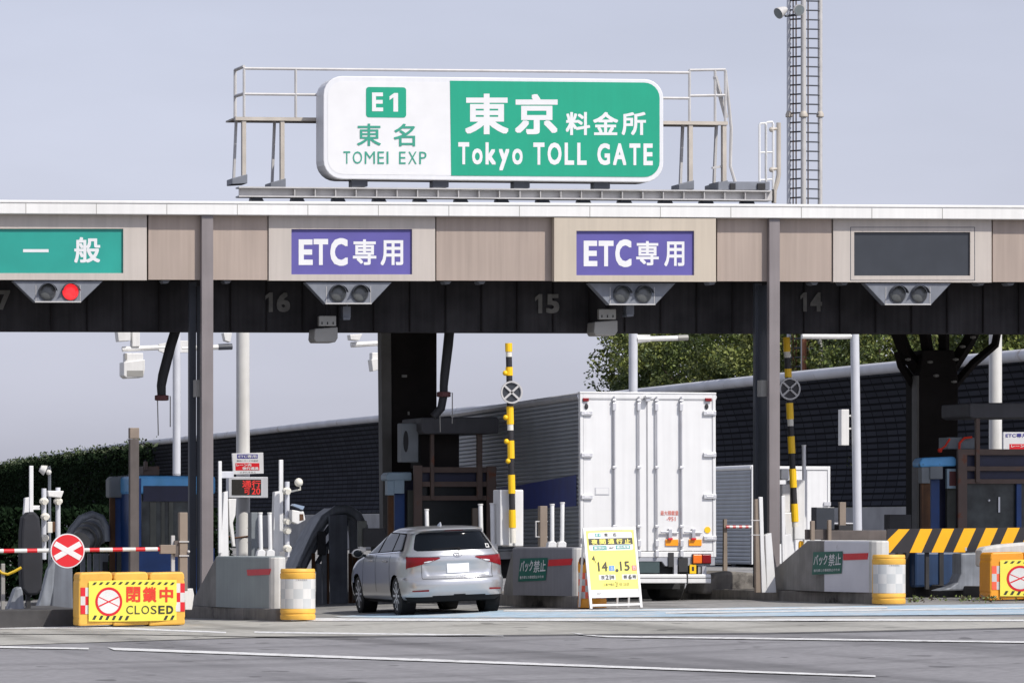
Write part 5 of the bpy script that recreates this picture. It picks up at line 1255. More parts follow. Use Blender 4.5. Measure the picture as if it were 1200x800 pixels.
# tall brown posts, cabinet with handle
post_set('height_post', 'tall brown square post left of the blue booth front', 'post', 80.5, [(BX(152.5, 514, 163, 690), 'shaft', 'rail_brown', .16), (BX(152.3, 501, 163.2, 513.6), 'cap', 'brownpost', .165), (BX(154.5, 592, 161, 603), 'white_label', 'plate', .17), (BX(152, 614, 163.5, 615), 'strap', 'column_dk', .18), (BX(152, 555, 163.5, 556), 'strap', 'column_dk', .18)], 'tall brown posts')  # pale cap, darker shaft: sunlit top and shaded lower post put into the colour
post_set('handle_post', 'grey-brown post with a bent steel handle beside the dark block signs', 'post', 79.5, [(BX(633, 592.5, 641.5, 648), 'shaft', 'brownpost', .16), ([(627.5, 610), (642, 610), (642, 611.5), (629, 611.5), (629, 628), (642, 628), (642, 629.5), (627.5, 629.5)], 'handle', 'galv', .04)], 'tall brown posts')
post_set('white_pedestal', 'small white plastic pedestal between closed barrier and crash block', 'pedestal', 76.0, [([(216, 690), (226, 689), (227.5, 697), (225, 714), (217, 714)], 'body', 'polewhite', .25)])
r = post_set('gate_housing', 'tall tapered white gate housing before the right slim column', 'gate housing', 80.2, [([(889.5, 582), (894, 582), (895.5, 640), (899, 694), (893, 694)], 'upright_rail', 'white', .06), ([(897, 627), (904, 624), (910, 694), (899, 694)], 'housing', 'white', .2), ([(885, 585), (889.5, 584), (893, 694), (886, 694)], 'side_plate', 'brownpost', .1)])
post_set('gate_housing', 'white slotted gate housing just right of the right slim column', 'gate housing', 81.5, [([(916, 581), (920, 580), (921, 660), (917, 664)], 'upright_rail', 'white', .06), ([(919, 627), (927, 625), (932, 650), (919, 664)], 'housing', 'white', .15), (BX(921, 632, 922.5, 655), 'slot', 'black', .152)])
post_set('steel_handle', 'pair of thin steel rods linking column and gate housing', 'handle', 79.9, [(BX(880, 609, 892, 610), 'rod', 'galv', .03), (BX(880, 626, 892, 627), 'rod', 'galv', .03)])
# dirty mound on the island right of the truck
b = MB(); q = [(822, 696), (826, 684), (836, 677), (838, 672), (852, 668.5), (870, 670), (884, 671), (887, 676), (886, 696)]
b.pq(q, 83.4, 1.2); o = b.build('concrete_mound', 'kerb', bevel=.06); tag(o, 'low stained concrete mound on the island behind the truck bumper', 'concrete mound')
r = thing('small_boom', 'short red and white boom on a thin post behind the mound', 'boom barrier', tuple(W(850, 672, 84.2)))
b = MB(); b.pq([(848.5, 608), (852, 608), (852.5, 672), (848, 672)], 84.2, .08); b.build('post', 'brownpost', r)
b = MB()
for i in range(8): b.tube([W(851+3.7*i, 617-.0*i, 84.15), W(851+3.7*(i+1), 617, 84.15)], 1.7/pxm(860, 84.2), 8, i % 2)
b.build('boom', ['redtape', 'drumwhite'], r)
b = MB(); b.pq([(616, 617.5), (625, 617.5), (625, 620.5), (616, 620.5)], 90, .05); b.pr(619, 617.4, 622, 620.6, 89.995, .004, 1); tag(b.build('boom_tip', ['drumwhite', 'redtape']), 'short red and white boom tip right of the raised barrier cabinet', 'boom')
# dark screens
post_set('lane_monitor', 'black lane monitor box left of the right booth', 'monitor', 86.0, [(BX(1042, 602.5, 1068, 620), 'case', 'chassis', .3), (BX(1044, 606, 1066, 618), 'screen', 'glass_dk', .302), (BX(1052, 619, 1058, 660), 'stand', 'chassis', .1)], 'black lane monitors')
post_set('lane_monitor', 'black lane monitor box beside the wagon mirror', 'monitor', 86.0, [(BX(425.5, 618.5, 452, 640.5), 'case', 'chassis', .3), (BX(428, 622, 450, 638), 'screen', 'glass_dk', .302), (BX(422, 640, 429, 646), 'foot', 'polewhite', .2), (BX(420, 610, 430, 640), 'olive_post', 'olive', .1), (BX(436, 640, 442, 690), 'stand', 'chassis', .1)], 'black lane monitors')
# guard rail fence behind the pale block
r = thing('plank_rail', 'weathered brown plank rail behind the pale crash block', 'rail', tuple(W(990, 632, 80)))
b = MB(); b.pr(944, 620, 972, 632, 80.1, .06); b.pr(972, 621, 1039, 632.5, 80.05, .06); b.each('plank', 'rail_brown', r, bevel=.01)
b = MB(); b.pr(950.5, 610, 955, 636, 80.0, .08); b.pr(970.5, 609, 974.5, 636, 80.0, .08); b.each('rail_post', 'brownpost', r, bevel=.01)
post_set('control_box', 'dark grey control box above the plank rail', 'control box', 82, [(BX(956.5, 594, 978, 620), 'case', 'screen', .3), (BX(964, 620, 970, 634), 'stand', 'chassis', .1)])
post_set('control_box', 'black control box before the white car roof', 'control box', 82, [(BX(983, 615, 1000, 621), 'case', 'chassis', .3), (BX(984, 588, 991.5, 616), 'brown_post', 'brownpost', .1)])
b = MB(); b.pq([(937, 636), (938.5, 633), (942, 634), (942, 644), (937, 645)], 80.2, .08); tag(b.build('yellow_fitting', 'stripe_y', bevel=.01), 'small orange-yellow fitting hanging by the pale block ramp', 'fitting')
# weeds and litter line at kerb foot
b = MB(); random.seed(5)
for i in range(70):
    x = random.choice((random.gauss(1074, 5), random.gauss(1150, 18), random.uniform(1062, 1160))); p = G(x, random.uniform(703, 706), .0)
    for _ in range(3): leafcloud(b, [p+Vector((random.uniform(-.04, .04), 0, random.uniform(.01, .10)))], .06, random.choice((0, 0, 1)))
tag(b.build('weeds', ['leafA', 'bark']), 'sparse weeds growing along the right kerb foot', 'weeds', kind='stuff')
# ------------------------------------------------------------------ white box truck in the lane
def corrugated(b, x, y0, y1, z0, z1, pitch=.075, out=-1, mi=0):
    n = int((z1-z0)/pitch); vs = []
    for i in range(n):
        z = z0+(z1-z0)*i/n; h = (z1-z0)/n
        for dz, dx in ((0, 0), (.28, .016), (.72, .016), (1, 0)):
            if dz < 1 or i == n-1: vs.append((dx*out, z+dz*h))
    o = len(b.v); 
    for dx, z in vs: b.v += [Vector((x+dx, y0, z)), Vector((x+dx, y1, z))]
    for i in range(len(vs)-1): b.f.append([o+2*i, o+2*i+1, o+2*i+3, o+2*i+2]); b.mi.append(mi)
YR = 81.3
def boxtruck():
    xl, xr = XY(680.5, YR), XY(839.5, YR); zt = W(760, 460.5, YR).z; zb = W(760, 646, YR).z; L = 9.4
    g = gz((xl+xr)/2, YR)
    r = thing('box_truck', 'tall white box truck with closed rear doors waiting in the middle lane', 'truck', ((xl+xr)/2, YR, g))
    px = lambda x: XY(x, YR)
    pz = lambda y: W(760, y, YR).z
    b = MB(); b.box(xl+.03, xr-.03, YR+.12, YR+L, zb-.05, zt-.03); b.build('box_core', 'truckseal', r)
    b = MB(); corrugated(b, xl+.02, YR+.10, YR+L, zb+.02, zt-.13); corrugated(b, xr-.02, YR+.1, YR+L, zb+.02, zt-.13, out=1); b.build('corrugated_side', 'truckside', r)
    b = MB(); za, zc = pz(592.5), pz(556)
    b.add([(xl-.003, YR+.25, za), (xl-.003, YR+L-.1, za), (xl-.003, YR+L-.1, zc-.15), (xl-.003, YR+4.2, zc-.10), (xl-.003, YR+.25, zc)], [(0, 1, 2, 3, 4)]); b.build('blue_band', 'truckblue', r)
    b = MB(); b.tube([(xl+.03, YR+.05, zt-.06), (xl+.03, YR+L, zt-.06)], .07, 8); b.tube([(xr-.03, YR+.05, zt-.06), (xr-.03, YR+L, zt-.06)], .07, 8); b.box(xl, xl+.03, YR+.1, YR+L, zb-.1, zb+.04); b.box(xl+.03, xr-.03, YR+.05, YR+L, zt-.05, zt-.01); b.each('roof_rail', 'truckrail', r)
    # rear frame
    b = MB(); b.box(xl, xl+.055, YR, YR+.12, zb-.10, zt); b.box(xr-.055, xr, YR, YR+.12, zb-.10, zt); b.box(xl+.055, xr-.055, YR, YR+.12, zt-.10, zt); b.box(xl-.01, xr+.01, YR-.012, YR+.12, zt-.01, zt+.02); b.box(xl+.055, xr-.055, YR, YR+.12, zb-.10, zb); b.build('rear_frame', 'truckwhite', r, bevel=.008)
    # four door leaves
    xs = [684.2, 720.5, 759.2, 799.5, 836]; xs = [684.2, 719.8, 748.9, 770, 799, 836]
    panels = ((684.2, 720), (720.6, 759), (759.6, 799), (799.6, 836))
    for i, (a, c) in enumerate(panels):
        b = MB(); b.box(px(a), px(c), YR+.015, YR+.06, zb+.01, zt-.115); d = b.build('rear_door', 'truckwhite', r, bevel=.01)
    b = MB()
    for a, c in panels: 
        for x in (a, c): b.box(px(x)-.008, px(x)+.008, YR+.005, YR+.02, zb+.01, zt-.115)
    b.box(px(684.2), px(836), YR+.004, YR+.02, zt-.117, zt-.10); b.each('door_seal', 'truckseal', r)
    for x in (720, 748.8, 769.6, 798.6):
        b = MB(); b.tube([(px(x), YR-.03, zb-.09), (px(x), YR-.03, zt-.06)], .017, 8); k = b.build('lock_rod', 'steel', r, smooth=True)
        b = MB()
        for y0, y1 in ((468, 470), (472, 481), (546, 549), (615, 618), (632, 640), (644, 652)):
            b.box(px(x)-.035 if y1-y0 < 4 else px(x)-.03, px(x)+.035 if y1-y0 < 4 else px(x)+.03, YR-.055, YR+.016, pz(y1), pz(y0))
        b.each('rod_bracket', 'truckrail', k, bevel=.006)
    for x0, x1, ys in ((681.5, 694.5, (484, 533, 582, 632)), (825, 839.5, (483, 532, 581, 630))):
        for y in ys:
            b = MB(); b.box(px(x0), px(x1), YR-.03, YR+.014, pz(y+2.8), pz(y-2.4)); b.box(px(x0)+.05, px(x1)-.05, YR-.037, YR-.03, pz(y+.7), pz(y-.2)); b.each('door_hinge', 'truckrail', r, bevel=.006)
    for x0, x1, y0, y1 in ((683.5, 690.5, 466.5, 470.5), (827, 834.5, 465.5, 469.5)):
        b = MB(); b.box(px(x0), px(x1), YR-.03, YR, pz(y1), pz(y0)); b.build('marker_lamp', 'red_lens', r, bevel=.008)
    b = MB(); b.ball((px(688), YR+.0, pz(476.5)), .035, 10, 1, .4, 1.6); b.ball((px(829), YR+.0, pz(475.5)), .035, 10, 1, .4, 1.6); b.each('door_stay', 'chassis', r)
    b = MB(); b.box(px(755.5), px(762.5), YR-.12, YR, pz(466.5), pz(463.5)); b.box(px(756), px(761), YR-.10, YR-.02, pz(470.5), pz(466.4)); b.build('rear_camera', 'truckrail', r, bevel=.01)
    b = MB(); b.box(px(698), px(714.5), YR+.006, YR+.014, pz(579.5), pz(571)); k = b.build('sticker', 'truckrail', r)
    b = MB(); b.box(px(698.8), px(713.7), YR+.003, YR+.0055, pz(578.7), pz(571.8)); b.build('sticker_face', 'truckwhite', k)
    b = MB(); b.ptext('最大積載量', 774.5, 598, 795.5, 603.4, YR+.008, .01); b.ptext('-951', 781.5, 605, 792, 610, YR+.008, .01); b.build('red_lettering', 'asf_r', r)
    c = W(829.5, 620.5, YR); b = MB(); b.disc((c.x, c.z), .058, YR+.002, YR+.012, 20); b.build('yellow_sticker', 'poleyel', r)
    for x0 in (780, 807.5):
        b = MB(); b.box(px(x0), px(x0+15), YR-.01, YR+.012, pz(639.2), pz(631.5)); b.build('amber_reflector', 'amber', r, bevel=.006)
        b = MB(); b.box(px(x0+3), px(x0+7), YR-.05, YR+.01, pz(632), pz(619)); b.box(px(x0-6), px(x0+4), YR-.045, YR-.02, pz(624.5), pz(622)); b.box(px(x0+7), px(x0+15), YR-.03, YR-.005, pz(624.6), pz(623)); h = b.build('door_handle', 'steel', r, bevel=.005)
        b = MB(); b.box(px(x0+2.5), px(x0+7.5), YR-.06, YR-.02, pz(632.3), pz(630)); b.build('red_knob', 'redtape', h)
    # chassis, lamps, bumper, mudflaps, wheels
    b = MB(); b.pq([(686, 652), (838, 652), (838, 662), (786, 663), (780, 663), (776, 657.5), (740, 657.5), (735, 663), (686, 663)], YR+.01, .1); b.build('rear_crossmember', 'chassis_g', r, bevel=.006)
    b = MB(); b.box(xl+.3, xr-.3, YR+.15, YR+L, pz(676), zb-.04); b.box(xl+.2, xr-.2, YR+1.6, YR+2.9, pz(690), pz(660)); b.build('chassis', 'chassis', r)
    b = MB(); b.pr(748, 657.8, 773, 671, YR+.02, .03); b.pr(692, 657.8, 716, 671, YR+.02, .03); b.each('mud_flap', 'mudflap', r)
    b = MB(); b.pr(783.5, 647, 790, 664, YR-.02, .04); b.pr(795.5, 653, 806.5, 670, YR-.03, .2); b.each('dark_box', 'chassis', r, bevel=.006)
    for s in (0, 1):
        f = (lambda x: x) if s == 0 else (lambda x: 1520-x)
        for nm, a, c, m in (('indicator_lamp', 811.5, 821.8, 'orange_lens'), ('tail_lamp', 822.2, 832.5, 'red_lens')):
            b = MB(); xa, xc = sorted((px(f(a)), px(f(c)))); b.box(xa, xc, YR-.06, YR, pz(659.8), pz(649.5)); k = b.build(nm, m, r, bevel=.012)
            b = MB(); b.box(xa-.008, xc+.008, YR-.03, YR+.005, pz(660.6), pz(648.7)); b.build('lamp_rim', 'chassis', k)
    b = MB(); b.pr(808.5, 661, 816, 671.5, YR-.03, .03); b.build('yellow_plate', 'poleyel', r)
    b = MB(); b.pr(811, 663.5, 813.5, 668.5, YR-.034, .003); b.build('plate_mark', 'chassis', r)
    b = MB(); b.pr(686, 672.5, 833.5, 683, YR-.10, .08); b.build('bumper_bar', 'truckwhite', r, bevel=.015)
    b = MB(); b.pr(805, 671, 806.5, 684, YR-.106, .03); b.pr(686, 676.5, 833, 677.3, YR-.104, .006); b.each('bumper_seam', 'chassis', r)
    b = MB(); b.pr(823, 663, 828, 674, YR-.05, .1); b.pr(790, 662, 794, 674, YR-.02, .1); b.each('bumper_bracket', 'steel', r)
    for yy in (2.2, 8.2):
        for x in (xl+.30, xr-.30) if yy < 5 else (xl+.18, xr-.18):
            wd = .26 if yy < 5 else .13
            b = MB(); gg = gz(x, YR+yy); b.tube([(x-wd, YR+yy, gg+.5), (x-wd+.04, YR+yy, gg+.5), (x+wd-.04, YR+yy, gg+.5), (x+wd, YR+yy, gg+.5)], [.44, .5, .5, .44], 28); k = b.build('wheel', 'tyre', r)
            b = MB(); s = -1 if x < (xl+xr)/2 else 1; b.tube([(x+s*(wd-.06), YR+yy, gg+.5), (x+s*(wd+.004), YR+yy, gg+.5)], .28, 20); b.build('rim', 'chassis_g', k)
    b = MB(); yy = YR+L+.1
    b.loft([Vector((xl+.1, yy, g+.5)), Vector((xr-.1, yy, g+.5)), Vector((xr-.1, yy, zt-.7)), Vector((xl+.1, yy, zt-.7))], [Vector((xl+.1, yy+2.2, g+.5)), Vector((xr-.1, yy+2.2, g+.5)), Vector((xr-.15, yy+1.9, zt-.9)), Vector((xl+.15, yy+1.9, zt-.9))]); b.build('cab', 'truckwhite', r, bevel=.08)
    r.rotation_euler.x = -.012
boxtruck()
def fartruck():
    Y = 147.0; xl, xr = XY(881, Y), XY(973, Y); g = gz(xl, Y); zt = W(927, 546, Y).z; zb = W(927, 661, Y).z
    r = thing('box_truck', 'distant white box truck half hidden behind the right slim column', 'truck', ((xl+xr)/2, Y, g)); L = 9.5
    b = MB(); b.box(xl+.02, xr-.02, Y+.1, Y+L, zb, zt-.05); b.build('box_core', 'truckseal', r)
    b = MB(); corrugated(b, xl, Y+.1, Y+L, zb, zt-.14, .12); b.build('corrugated_side', 'truckside', r)
    b = MB(); b.box(xl, xl+.09, Y, Y+.1, zb, zt); b.box(xr-.09, xr, Y, Y+.1, zb, zt); b.box(xl+.09, xr-.09, Y, Y+.1, zt-.12, zt); b.tube([(xl+.04, Y+.03, zt-.05), (xl+.04, Y+L, zt-.05)], .09, 8); b.build('rear_frame', 'truckwhite', r, bevel=.01)
    b = MB(); b.box(xl+.09, (xl+xr)/2-.01, Y+.03, Y+.08, zb+.02, zt-.13); b.box((xl+xr)/2+.01, xr-.09, Y+.03, Y+.08, zb+.02, zt-.13); b.build('rear_door', 'truckwhite', r, bevel=.01)
    b = MB()
    for f in (.3, .45, .55, .7): x = xl+(xr-xl)*f; b.tube([(x, Y, zb), (x, Y, zt-.1)], .02, 6)
    b.build('lock_rod', 'steel', r)
    b = MB(); 
    for z in (.25, .6): b.box(xr-.22, xr+.01, Y-.03, Y+.03, zb+(zt-zb)*z, zb+(zt-zb)*z+.12)
    b.build('door_hinge', 'truckrail', r)
    b = MB(); b.box(xl+.2, xr-.2, Y+.2, Y+L, g+.5, zb-.003); b.build('chassis', 'chassis', r)
    for yy in (2, 7.8):
        for x in (xl+.25, xr-.25):
            b = MB(); b.tube([(x-.24, Y+yy, g+.5), (x+.24, Y+yy, g+.5)], .5, 24); b.build('wheel', 'tyre', r)
fartruck()

# ------------------------------------------------------------------ the silver wagon (and the far white car) : one smooth shell from plan outlines
def pchip(xs, ys):
    n = len(xs); h = [xs[i+1]-xs[i] for i in range(n-1)]; d = [(ys[i+1]-ys[i])/h[i] for i in range(n-1)]; m = [d[0]]+[0]*(n-2)+[d[-1]]
    for i in range(1, n-1):
        if d[i-1]*d[i] > 0: w1 = 2*h[i]+h[i-1]; w2 = h[i]+2*h[i-1]; m[i] = (w1+w2)/(w1/d[i-1]+w2/d[i])
    def f(x):
        x = min(max(x, xs[0]), xs[-1]); i = 0
        while i < n-2 and x > xs[i+1]: i += 1
        t = (x-xs[i])/h[i]; return (2*t**3-3*t*t+1)*ys[i]+(t**3-2*t*t+t)*h[i]*m[i]+(-2*t**3+3*t*t)*ys[i+1]+(t**3-t*t)*h[i]*m[i+1]
    return f
LV = [ # z, half width, rear y, front y
 (.22, .80, .20, 4.62), (.27, .845, .11, 4.70), (.33, .868, .045, 4.76), (.40, .876, .012, 4.78), (.50, .884, .0, 4.78), (.565, .886, .012, 4.77), (.60, .886, .045, 4.76), (.63, .886, .085, 4.74),
 (.72, .885, .098, 4.68), (.80, .882, .088, 4.55), (.88, .876, .084, 4.35), (.95, .862, .090, 3.95), (1.00, .842, .105, 3.66), (1.045, .812, .130, 3.52), (1.10, .780, .165, 3.38),
 (1.20, .728, .245, 3.12), (1.30, .676, .325, 2.86), (1.36, .645, .355, 2.68), (1.385, .630, .30, 2.60), (1.405, .612, .275, 2.52), (1.425, .578, .315, 2.42), (1.445, .50, .50, 2.28), (1.458, .36, .80, 2.15), (1.466, .12, 1.25, 1.95), (1.467, .01, 1.5, 1.8)]
zs_ = [q[0] for q in LV]; fw_ = pchip(zs_, [q[1] for q in LV]); fr_ = pchip(zs_, [q[2] for q in LV]); ff_ = pchip(zs_, [q[3] for q in LV])
NE = 3.0; LRq = .80; LFq = .9
def lr(z): return min(LRq, (ff_(z)-fr_(z))*.45)
def sst(a, b_, x):
    t = min(max((x-a)/(b_-a), 0), 1); return t*t*(3-2*t)
def rec(x, z):          # shallow recess round the number plate
    hw = .50+.42*(z-.62); return .02*sst(.0, .07, hw+.03-abs(x))*sst(.625, .66, z)*(1-sst(.80, .90, z))
def ysurf(x, z):        # rear face
    q = min(abs(x)/fw_(z), 1); return fr_(z)+lr(z)*(1-(1-q**NE)**(1/NE))+rec(x, z)
def xsurf(y, z):        # flank
    w_ = fw_(z); L = lr(z); q = min((fr_(z)+L-y)/L, 1)
    if q > 0: return w_*(max(0, 1-q**NE))**(1/NE)
    q = (y-(ff_(z)-LFq))/LFq
    if q > 0: return w_*(max(0, 1-min(q, 1)**2.4))**(1/2.4)
    return w_
AXR, AXF, WR, AR = .96, 3.66, .322, .352
def carshell(paint, name, label, cat, loc, yaw, grp):
    r = thing(name, label, cat, (0, 0, 0), grp)
    zl = [.22+.0165*i for i in range(50)]; zl = [z for z in zl if z < 1.04]+[1.04+.016*i for i in range(23)]+[1.396, 1.405, 1.414, 1.423, 1.432, 1.440, 1.447, 1.453, 1.458, 1.462, 1.465, 1.4665, 1.467]
    zl = sorted(set(round(z, 4) for z in zl)); zl = [z for i, z in enumerate(zl) if i == 0 or z-zl[i-1] > .0004]
    NT1, NS, NF = 40, 110, 14; rows = []
    for z in zl:
        w_, yr, yf = fw_(z), fr_(z), ff_(z); L = lr(z); Lf = min(LFq, (yf-yr)*.4); row = []
        for i in range(NT1+1):
            a = math.pi/2*i/NT1; xx = w_*math.sin(a)**(2/NE); row.append((xx, yr+L*(1-max(0, math.cos(a))**(2/NE))+rec(xx, z)))
        for i in range(1, NS): row.append((w_, yr+L+(yf-Lf-yr-L)*i/NS))
        for i in range(NF+1):
            a = math.pi/2*i/NF; row.append((w_*max(0, math.cos(a))**(2/2.4), yf-Lf+Lf*math.sin(a)**(2/2.4)))
        rows.append([(x, y, z) for x, y in row])
    b = MB(); n = len(rows[0]); half = []
    for sgn in (-1, 1):
        o = len(b.v)
        for row in rows:
            for x, y, z in row:
                if x > .55:
                    for ay in (AXR, AXF):
                        d = math.hypot(y-ay, z-.325)
                        if abs(d-AR) < .013: y, z = ay+(y-ay)*AR/d, .325+(z-.325)*AR/d
                b.v.append(Vector((sgn*x, y, z)))
        for j in range(len(rows)-1):
            for i in range(n-1):
                q = [o+j*n+i, o+j*n+i+1, o+(j+1)*n+i+1, o+(j+1)*n+i]; c = sum((b.v[k] for k in q), Vector())/4
                if abs(c.x) > .55 and min(math.hypot(c.y-AXR, c.z-.325), math.hypot(c.y-AXF, c.z-.325)) < AR: continue
                b.f.append(q); b.mi.append(1 if (c.z < .30+.03*max(0, 1-abs(c.x)/.7) and c.y < .5) or c.z < .245 else 0)
    body = b.build('body', [paint, 'cartrim'], r, smooth=True)
    w_ = body.modifiers.new('weld', 'WELD'); w_.merge_threshold = .0008
    b = MB(); b.box(-.78, .78, .5, 4.4, .20, .62); b.build('underbody', 'cartrim', r)
    def rpatch(x0, x1, zf0, zf1, off, mt, nm, par, nu=24, nv=10):   # patch on the rear: x from x0..x1, z between functions of u
        b = MB()
        for j in range(nv+1):
            for i in range(nu+1):
                u = i/nu; x = x0+(x1-x0)*u; z0, z1 = zf0(u), zf1(u); z = z0+(z1-z0)*j/nv; b.v.append(Vector((x, ysurf(x, z)-off, z)))
        b.f = [[j*(nu+1)+i, j*(nu+1)+i+1, (j+1)*(nu+1)+i+1, (j+1)*(nu+1)+i] for j in range(nv) for i in range(nu)]; b.mi = [0]*len(b.f)
        return b.build(nm, mt, par, smooth=True)
    def rwin(hw, z0, z1, off, mt, nm, par, nu=30, nv=14, rnd=.05):  # hw(z) half width; rounded corners
        b = MB()
        for j in range(nv+1):
            v = j/nv; z = z0+(z1-z0)*v; h = hw(z); e = min(v, 1-v)*(z1-z0)
            if e < rnd: h -= rnd-math.sqrt(max(0, rnd*rnd-(rnd-e)**2))
            for i in range(nu+1): x = -h+2*h*i/nu; b.v.append(Vector((x, ysurf(x, z)-off, z)))
        b.f = [[j*(nu+1)+i, j*(nu+1)+i+1, (j+1)*(nu+1)+i+1, (j+1)*(nu+1)+i] for j in range(nv) for i in range(nu)]; b.mi = [0]*len(b.f)
        return b.build(nm, mt, par, smooth=True)
    rw = rwin(lambda z: .690-.34*(z-1.06)-.2*(z-1.06)**2, 1.065, 1.365, .006, 'carglass', 'rear_window', r)
    b = MB(); p, q = [Vector((x, ysurf(x, z)-.016, z)) for x, z in ((-.42, 1.085), (.02, 1.10))]; b.bar(p, q, .012, .022); b.bar(q, Vector((.06, ysurf(.06, 1.08)-.02, 1.075)), .03, .03); b.build('wiper', 'cartrim', rw)
    if 'silver' in label:
        x0 = .53; b = MB(); P = [Vector((x, ysurf(x, z)-.010, z)) for x, z in ((x0, 1.085), (x0+.075, 1.085), (x0+.07, 1.15), (x0, 1.155))]; b.flat(P); b.build('window_sticker', 'asf_w', rw)
    # side windows with pillars
    for s in (-1, 1):
        def spatch(c, off, mt, nm, par, nu=16, nv=8):
            b = MB()
            for j in range(nv+1):
                for i in range(nu+1):
                    u, v = i/nu, j/nv
                    y = (c[0][0]*(1-u)+c[1][0]*u)*(1-v)+(c[3][0]*(1-u)+c[2][0]*u)*v; z = (c[0][1]*(1-u)+c[1][1]*u)*(1-v)+(c[3][1]*(1-u)+c[2][1]*u)*v
                    b.v.append(Vector((s*(xsurf(y, z)+off), y, z)))
            b.f = [[j*(nu+1)+i, j*(nu+1)+i+1, (j+1)*(nu+1)+i+1, (j+1)*(nu+1)+i] for j in range(nv) for i in range(nu)]; b.mi = [0]*len(b.f)
            return b.build(nm, mt, par, smooth=True)
        spatch(((.66, 1.07), (3.42, 1.00), (2.50, 1.385), (.92, 1.36)), .003, 'cartrim', 'window_surround', r, 30)
        spatch(((.72, 1.09), (1.30, 1.075), (1.33, 1.35), (.95, 1.335)), .007, 'carglass', 'side_window', r)
        spatch(((1.38, 1.07), (2.20, 1.045), (2.12, 1.362), (1.41, 1.352)), .007, 'carglass', 'side_window', r)
        spatch(((2.30, 1.04), (3.20, 1.02), (2.46, 1.365), (2.22, 1.365)), .007, 'carglass', 'side_window', r)
        spatch(((.68, 1.055), (3.44, .985), (3.44, 1.0), (.68, 1.07)), .008, 'chrome', 'window_trim', r, 30, 1)
        for yy in (1.27, 2.26, 3.25): spatch(((yy+.02, .38), (yy+.035, .38), (yy+.035 if yy < 3 else yy-.12, 1.0), (yy+.02 if yy < 3 else yy-.135, 1.0)), .003, 'cartrim', 'door_gap', r, 1, 12)
        for yy in (1.45, 2.42):
            b = MB(); b.tube([(s*(xsurf(yy, .90)+.012), yy, .90), (s*(xsurf(yy, .90)+.04), yy+.05, .905), (s*(xsurf(yy, .90)+.04), yy+.17, .905), (s*(xsurf(yy, .9)+.012), yy+.21, .90)], .016, 8); b.build('door_handle', paint, r, smooth=True)
        b = MB(); b.ball((s*.985, 3.12, 1.03), .105, 14, 1.0, .55, .72); m = b.build('door_mirror', paint, r, smooth=True)
        b = MB(); b.ball((s*.985, 3.075, 1.03), .088, 14, .95, .2, .68); b.bar((s*.84, 3.15, .98), (s*.93, 3.13, 1.0), .05, .06); b.build('mirror_glass', 'carglass', m, smooth=True)
        # tail lamps wrap round the corner
        nu, nv = 26, 8; b = MB(); b2 = MB()
        def lampgrid(bb, f0, f1, zb, zt, off):
            o = len(bb.v)
            for j in range(nv+1):
                for i in range(nu+1):
                    f = f0+(f1-f0)*i/nu; z0 = zb(f); z1 = zt(f); z = z0+(z1-z0)*j/nv
                    if f < .8: x = .30+(.80-.30)*f/.8; y = ysurf(x, z); nx, ny = .15+.5*(f/.8)**3, -1
                    else:
                        xe = .80; y_e = ysurf(xe, z); y = y_e+(.40-y_e)*(f-.8)/.2; x = xsurf(y, z); nx, ny = 1, -.4
                    v = Vector((nx, ny, 0)).normalized()*off; bb.v.append(Vector((s*(x+v.x), y+v.y, z)))
            bb.f += [[o+j*(nu+1)+i, o+j*(nu+1)+i+1, o+(j+1)*(nu+1)+i+1, o+(j+1)*(nu+1)+i] for j in range(nv) for i in range(nu)]; bb.mi += [0]*nu*nv
        lampgrid(b, 0, 1, lambda f: .938-.185*f**.85, lambda f: .950+.022*f, .010); tl = b.build('tail_lamp', 'red_lens', r, smooth=True)
        lampgrid(b2, .17, .42, lambda f: .905-.155*f**.9+.02+abs(f-.3)*.10, lambda f: .917-.07*f-abs(f-.3)*.05, .014); b2.build('reversing_lamp', 'clear_lens', tl, smooth=True)
        b3 = MB(); lampgrid(b3, .02, 1, lambda f: .955+.022*f, lambda f: .960+.022*f, .004); b3.build('lamp_gap', 'cartrim', tl)
        rpatch(s*.52, s*.76, lambda u: .392, lambda u: .422-.01*u, .006, 'red_lens', 'bumper_reflector', r, 10, 2)
        rpatch(s*.60, s*.606, lambda u: .60, lambda u: .86, .004, 'cartrim', 'hatch_gap', r, 1, 10)
        for ay in (AXR, AXF):
            x0, x1 = .64, .862
            b = MB(); b.tube([(s*x0, ay, WR), (s*(x0+.02), ay, WR), (s*(x1-.025), ay, WR), (s*x1, ay, WR), (s*(x1-.01), ay, WR)], [WR-.03, WR, WR, WR-.025, WR-.07], 36); wh = b.build('wheel', 'tyre', r, smooth=True)
            b = MB(); 
            for k in range(36):
                a, c = 2*math.pi*k/36, 2*math.pi*(k+1)/36
                b.add([Vector((s*(x1-.004), ay+q*math.cos(t), WR+q*math.sin(t))) for q, t in ((.205, a), (.24, a), (.24, c), (.205, c))], [(0, 1, 2, 3)])
            for k in range(10):
                a = 2*math.pi*k/10; d = Vector((0, math.cos(a), math.sin(a))); t = Vector((0, -math.sin(a), math.cos(a)))
                c0 = Vector((s*(x1-.006), ay, WR)); b.add([c0+d*.04-t*.022, c0+d*.21-t*.016+Vector((s*.008, 0, 0)), c0+d*.21+t*.016+Vector((s*.008, 0, 0)), c0+d*.04+t*.022], [(0, 1, 2, 3)])
            b.tube([(s*(x1-.03), ay, WR), (s*(x1-.001), ay, WR)], .05, 14); b.build('rim', 'rim', wh)
            b = MB(); b.tube([(s*.60, ay, .325), (s*.845, ay, .325)], AR-.002, 40); b.f = b.f[:-2]; b.mi = b.mi[:-2]; b.build('wheel_arch', 'cartrim', r)
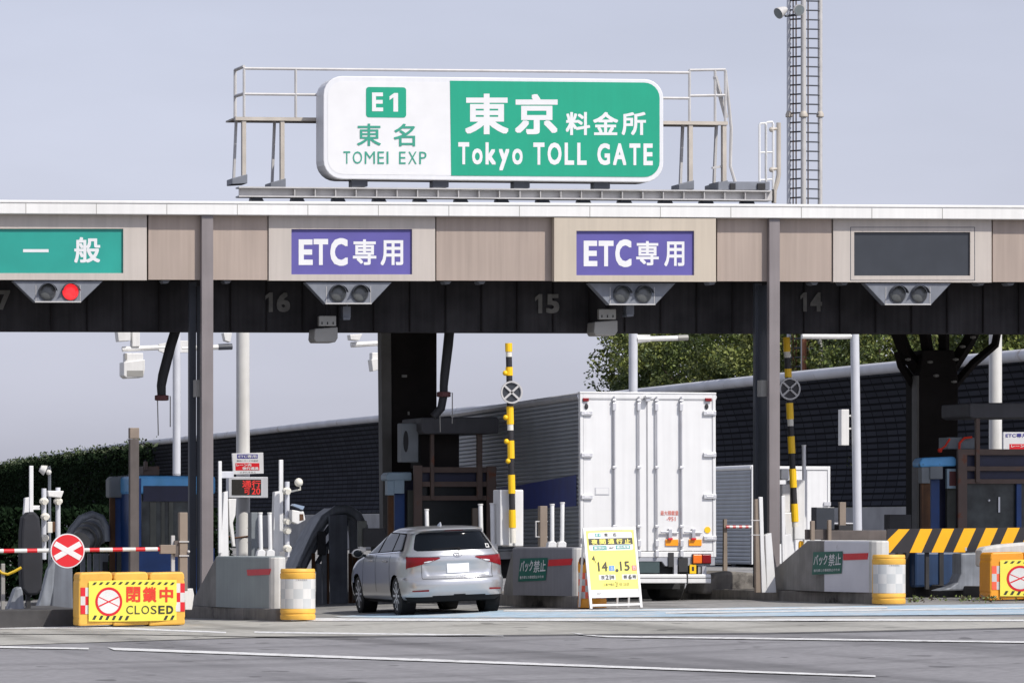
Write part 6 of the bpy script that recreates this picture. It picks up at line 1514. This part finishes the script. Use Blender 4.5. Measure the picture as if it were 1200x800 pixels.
    rpatch(-.60, .60, lambda u: .597, lambda u: .603, .004, 'cartrim', 'hatch_gap', r, 30, 1)
    b = MB(); y = ysurf(0, .75)-.004; b.box(-.19, .19, y-.014, y+.03, .685, .845); b.build('number_plate', 'plate', r, bevel=.006)
    rpatch(-.45, .45, lambda u: .978-.012*abs(u-.5)*2, lambda u: .996-.006*abs(u-.5)*2, .012, paint, 'garnish', r, 30, 2)
    # oval emblem
    b = MB(); n = 28; y = ysurf(0, .985)-.022
    def ell(rx, rz, cx, cz, t):
        vs = []
        for k in range(n):
            a = 2*math.pi*k/n
            for q, yy in ((1, y), (1, y+.012), (1-t, y)): vs.append((cx+(rx*q)*math.cos(a), yy, cz+(rz-(rx*(1-q)))*math.sin(a)))
        b.add(vs, [f for k in range(n) for f in ((3*k, 3*k+1, (3*k+4) % (3*n), (3*k+3) % (3*n)), (3*k, 3*k+2, (3*k+5) % (3*n), (3*k+3) % (3*n)))])
    ell(.075, .05, 0, 1.0, .16); ell(.022, .046, 0, 1.0, .3); ell(.05, .016, 0, 1.028, .12); b.build('emblem', 'chrome', r)
    b = MB(); b.loft([Vector((-.02, 1.15, 1.455)), Vector((.02, 1.15, 1.455)), Vector((.02, 1.36, 1.46)), Vector((-.02, 1.36, 1.46))], [Vector((-.006, 1.15, 1.525)), Vector((.006, 1.15, 1.525)), Vector((.006, 1.2, 1.525)), Vector((-.006, 1.2, 1.525))]); b.build('roof_antenna', paint, r, bevel=.004)
    rpatch(-.16, .16, lambda u: 1.383, lambda u: 1.392, .006, 'red_lens', 'high_stop_lamp', r, 8, 1)
    r.location = loc; r.rotation_euler.z = yaw
    return r
Yc_ = 75.5; Xc_ = XY(540.5, Yc_)
car = carshell('carpaint', 'estate_car', 'silver estate car seen from behind, entering the lane left of the truck', 'car', (Xc_, Yc_, gz(Xc_, Yc_)+.0), R(.45), None)
xa, xb = gz(Xc_-.8, Yc_), gz(Xc_+.8, Yc_); car.rotation_euler.y = -math.atan((xb-xa)/1.6)
M['carwhite'] = mat('car_white', (.76, .76, .77), .3, var=.01, coat=.8)
Yf_ = 172.0; Xf_ = XY(997, Yf_)
carshell('carwhite', 'estate_car', 'distant white car of which only the roof shows above the plank rail', 'car', (Xf_, Yf_, gz(Xf_, Yf_)), 0, None)
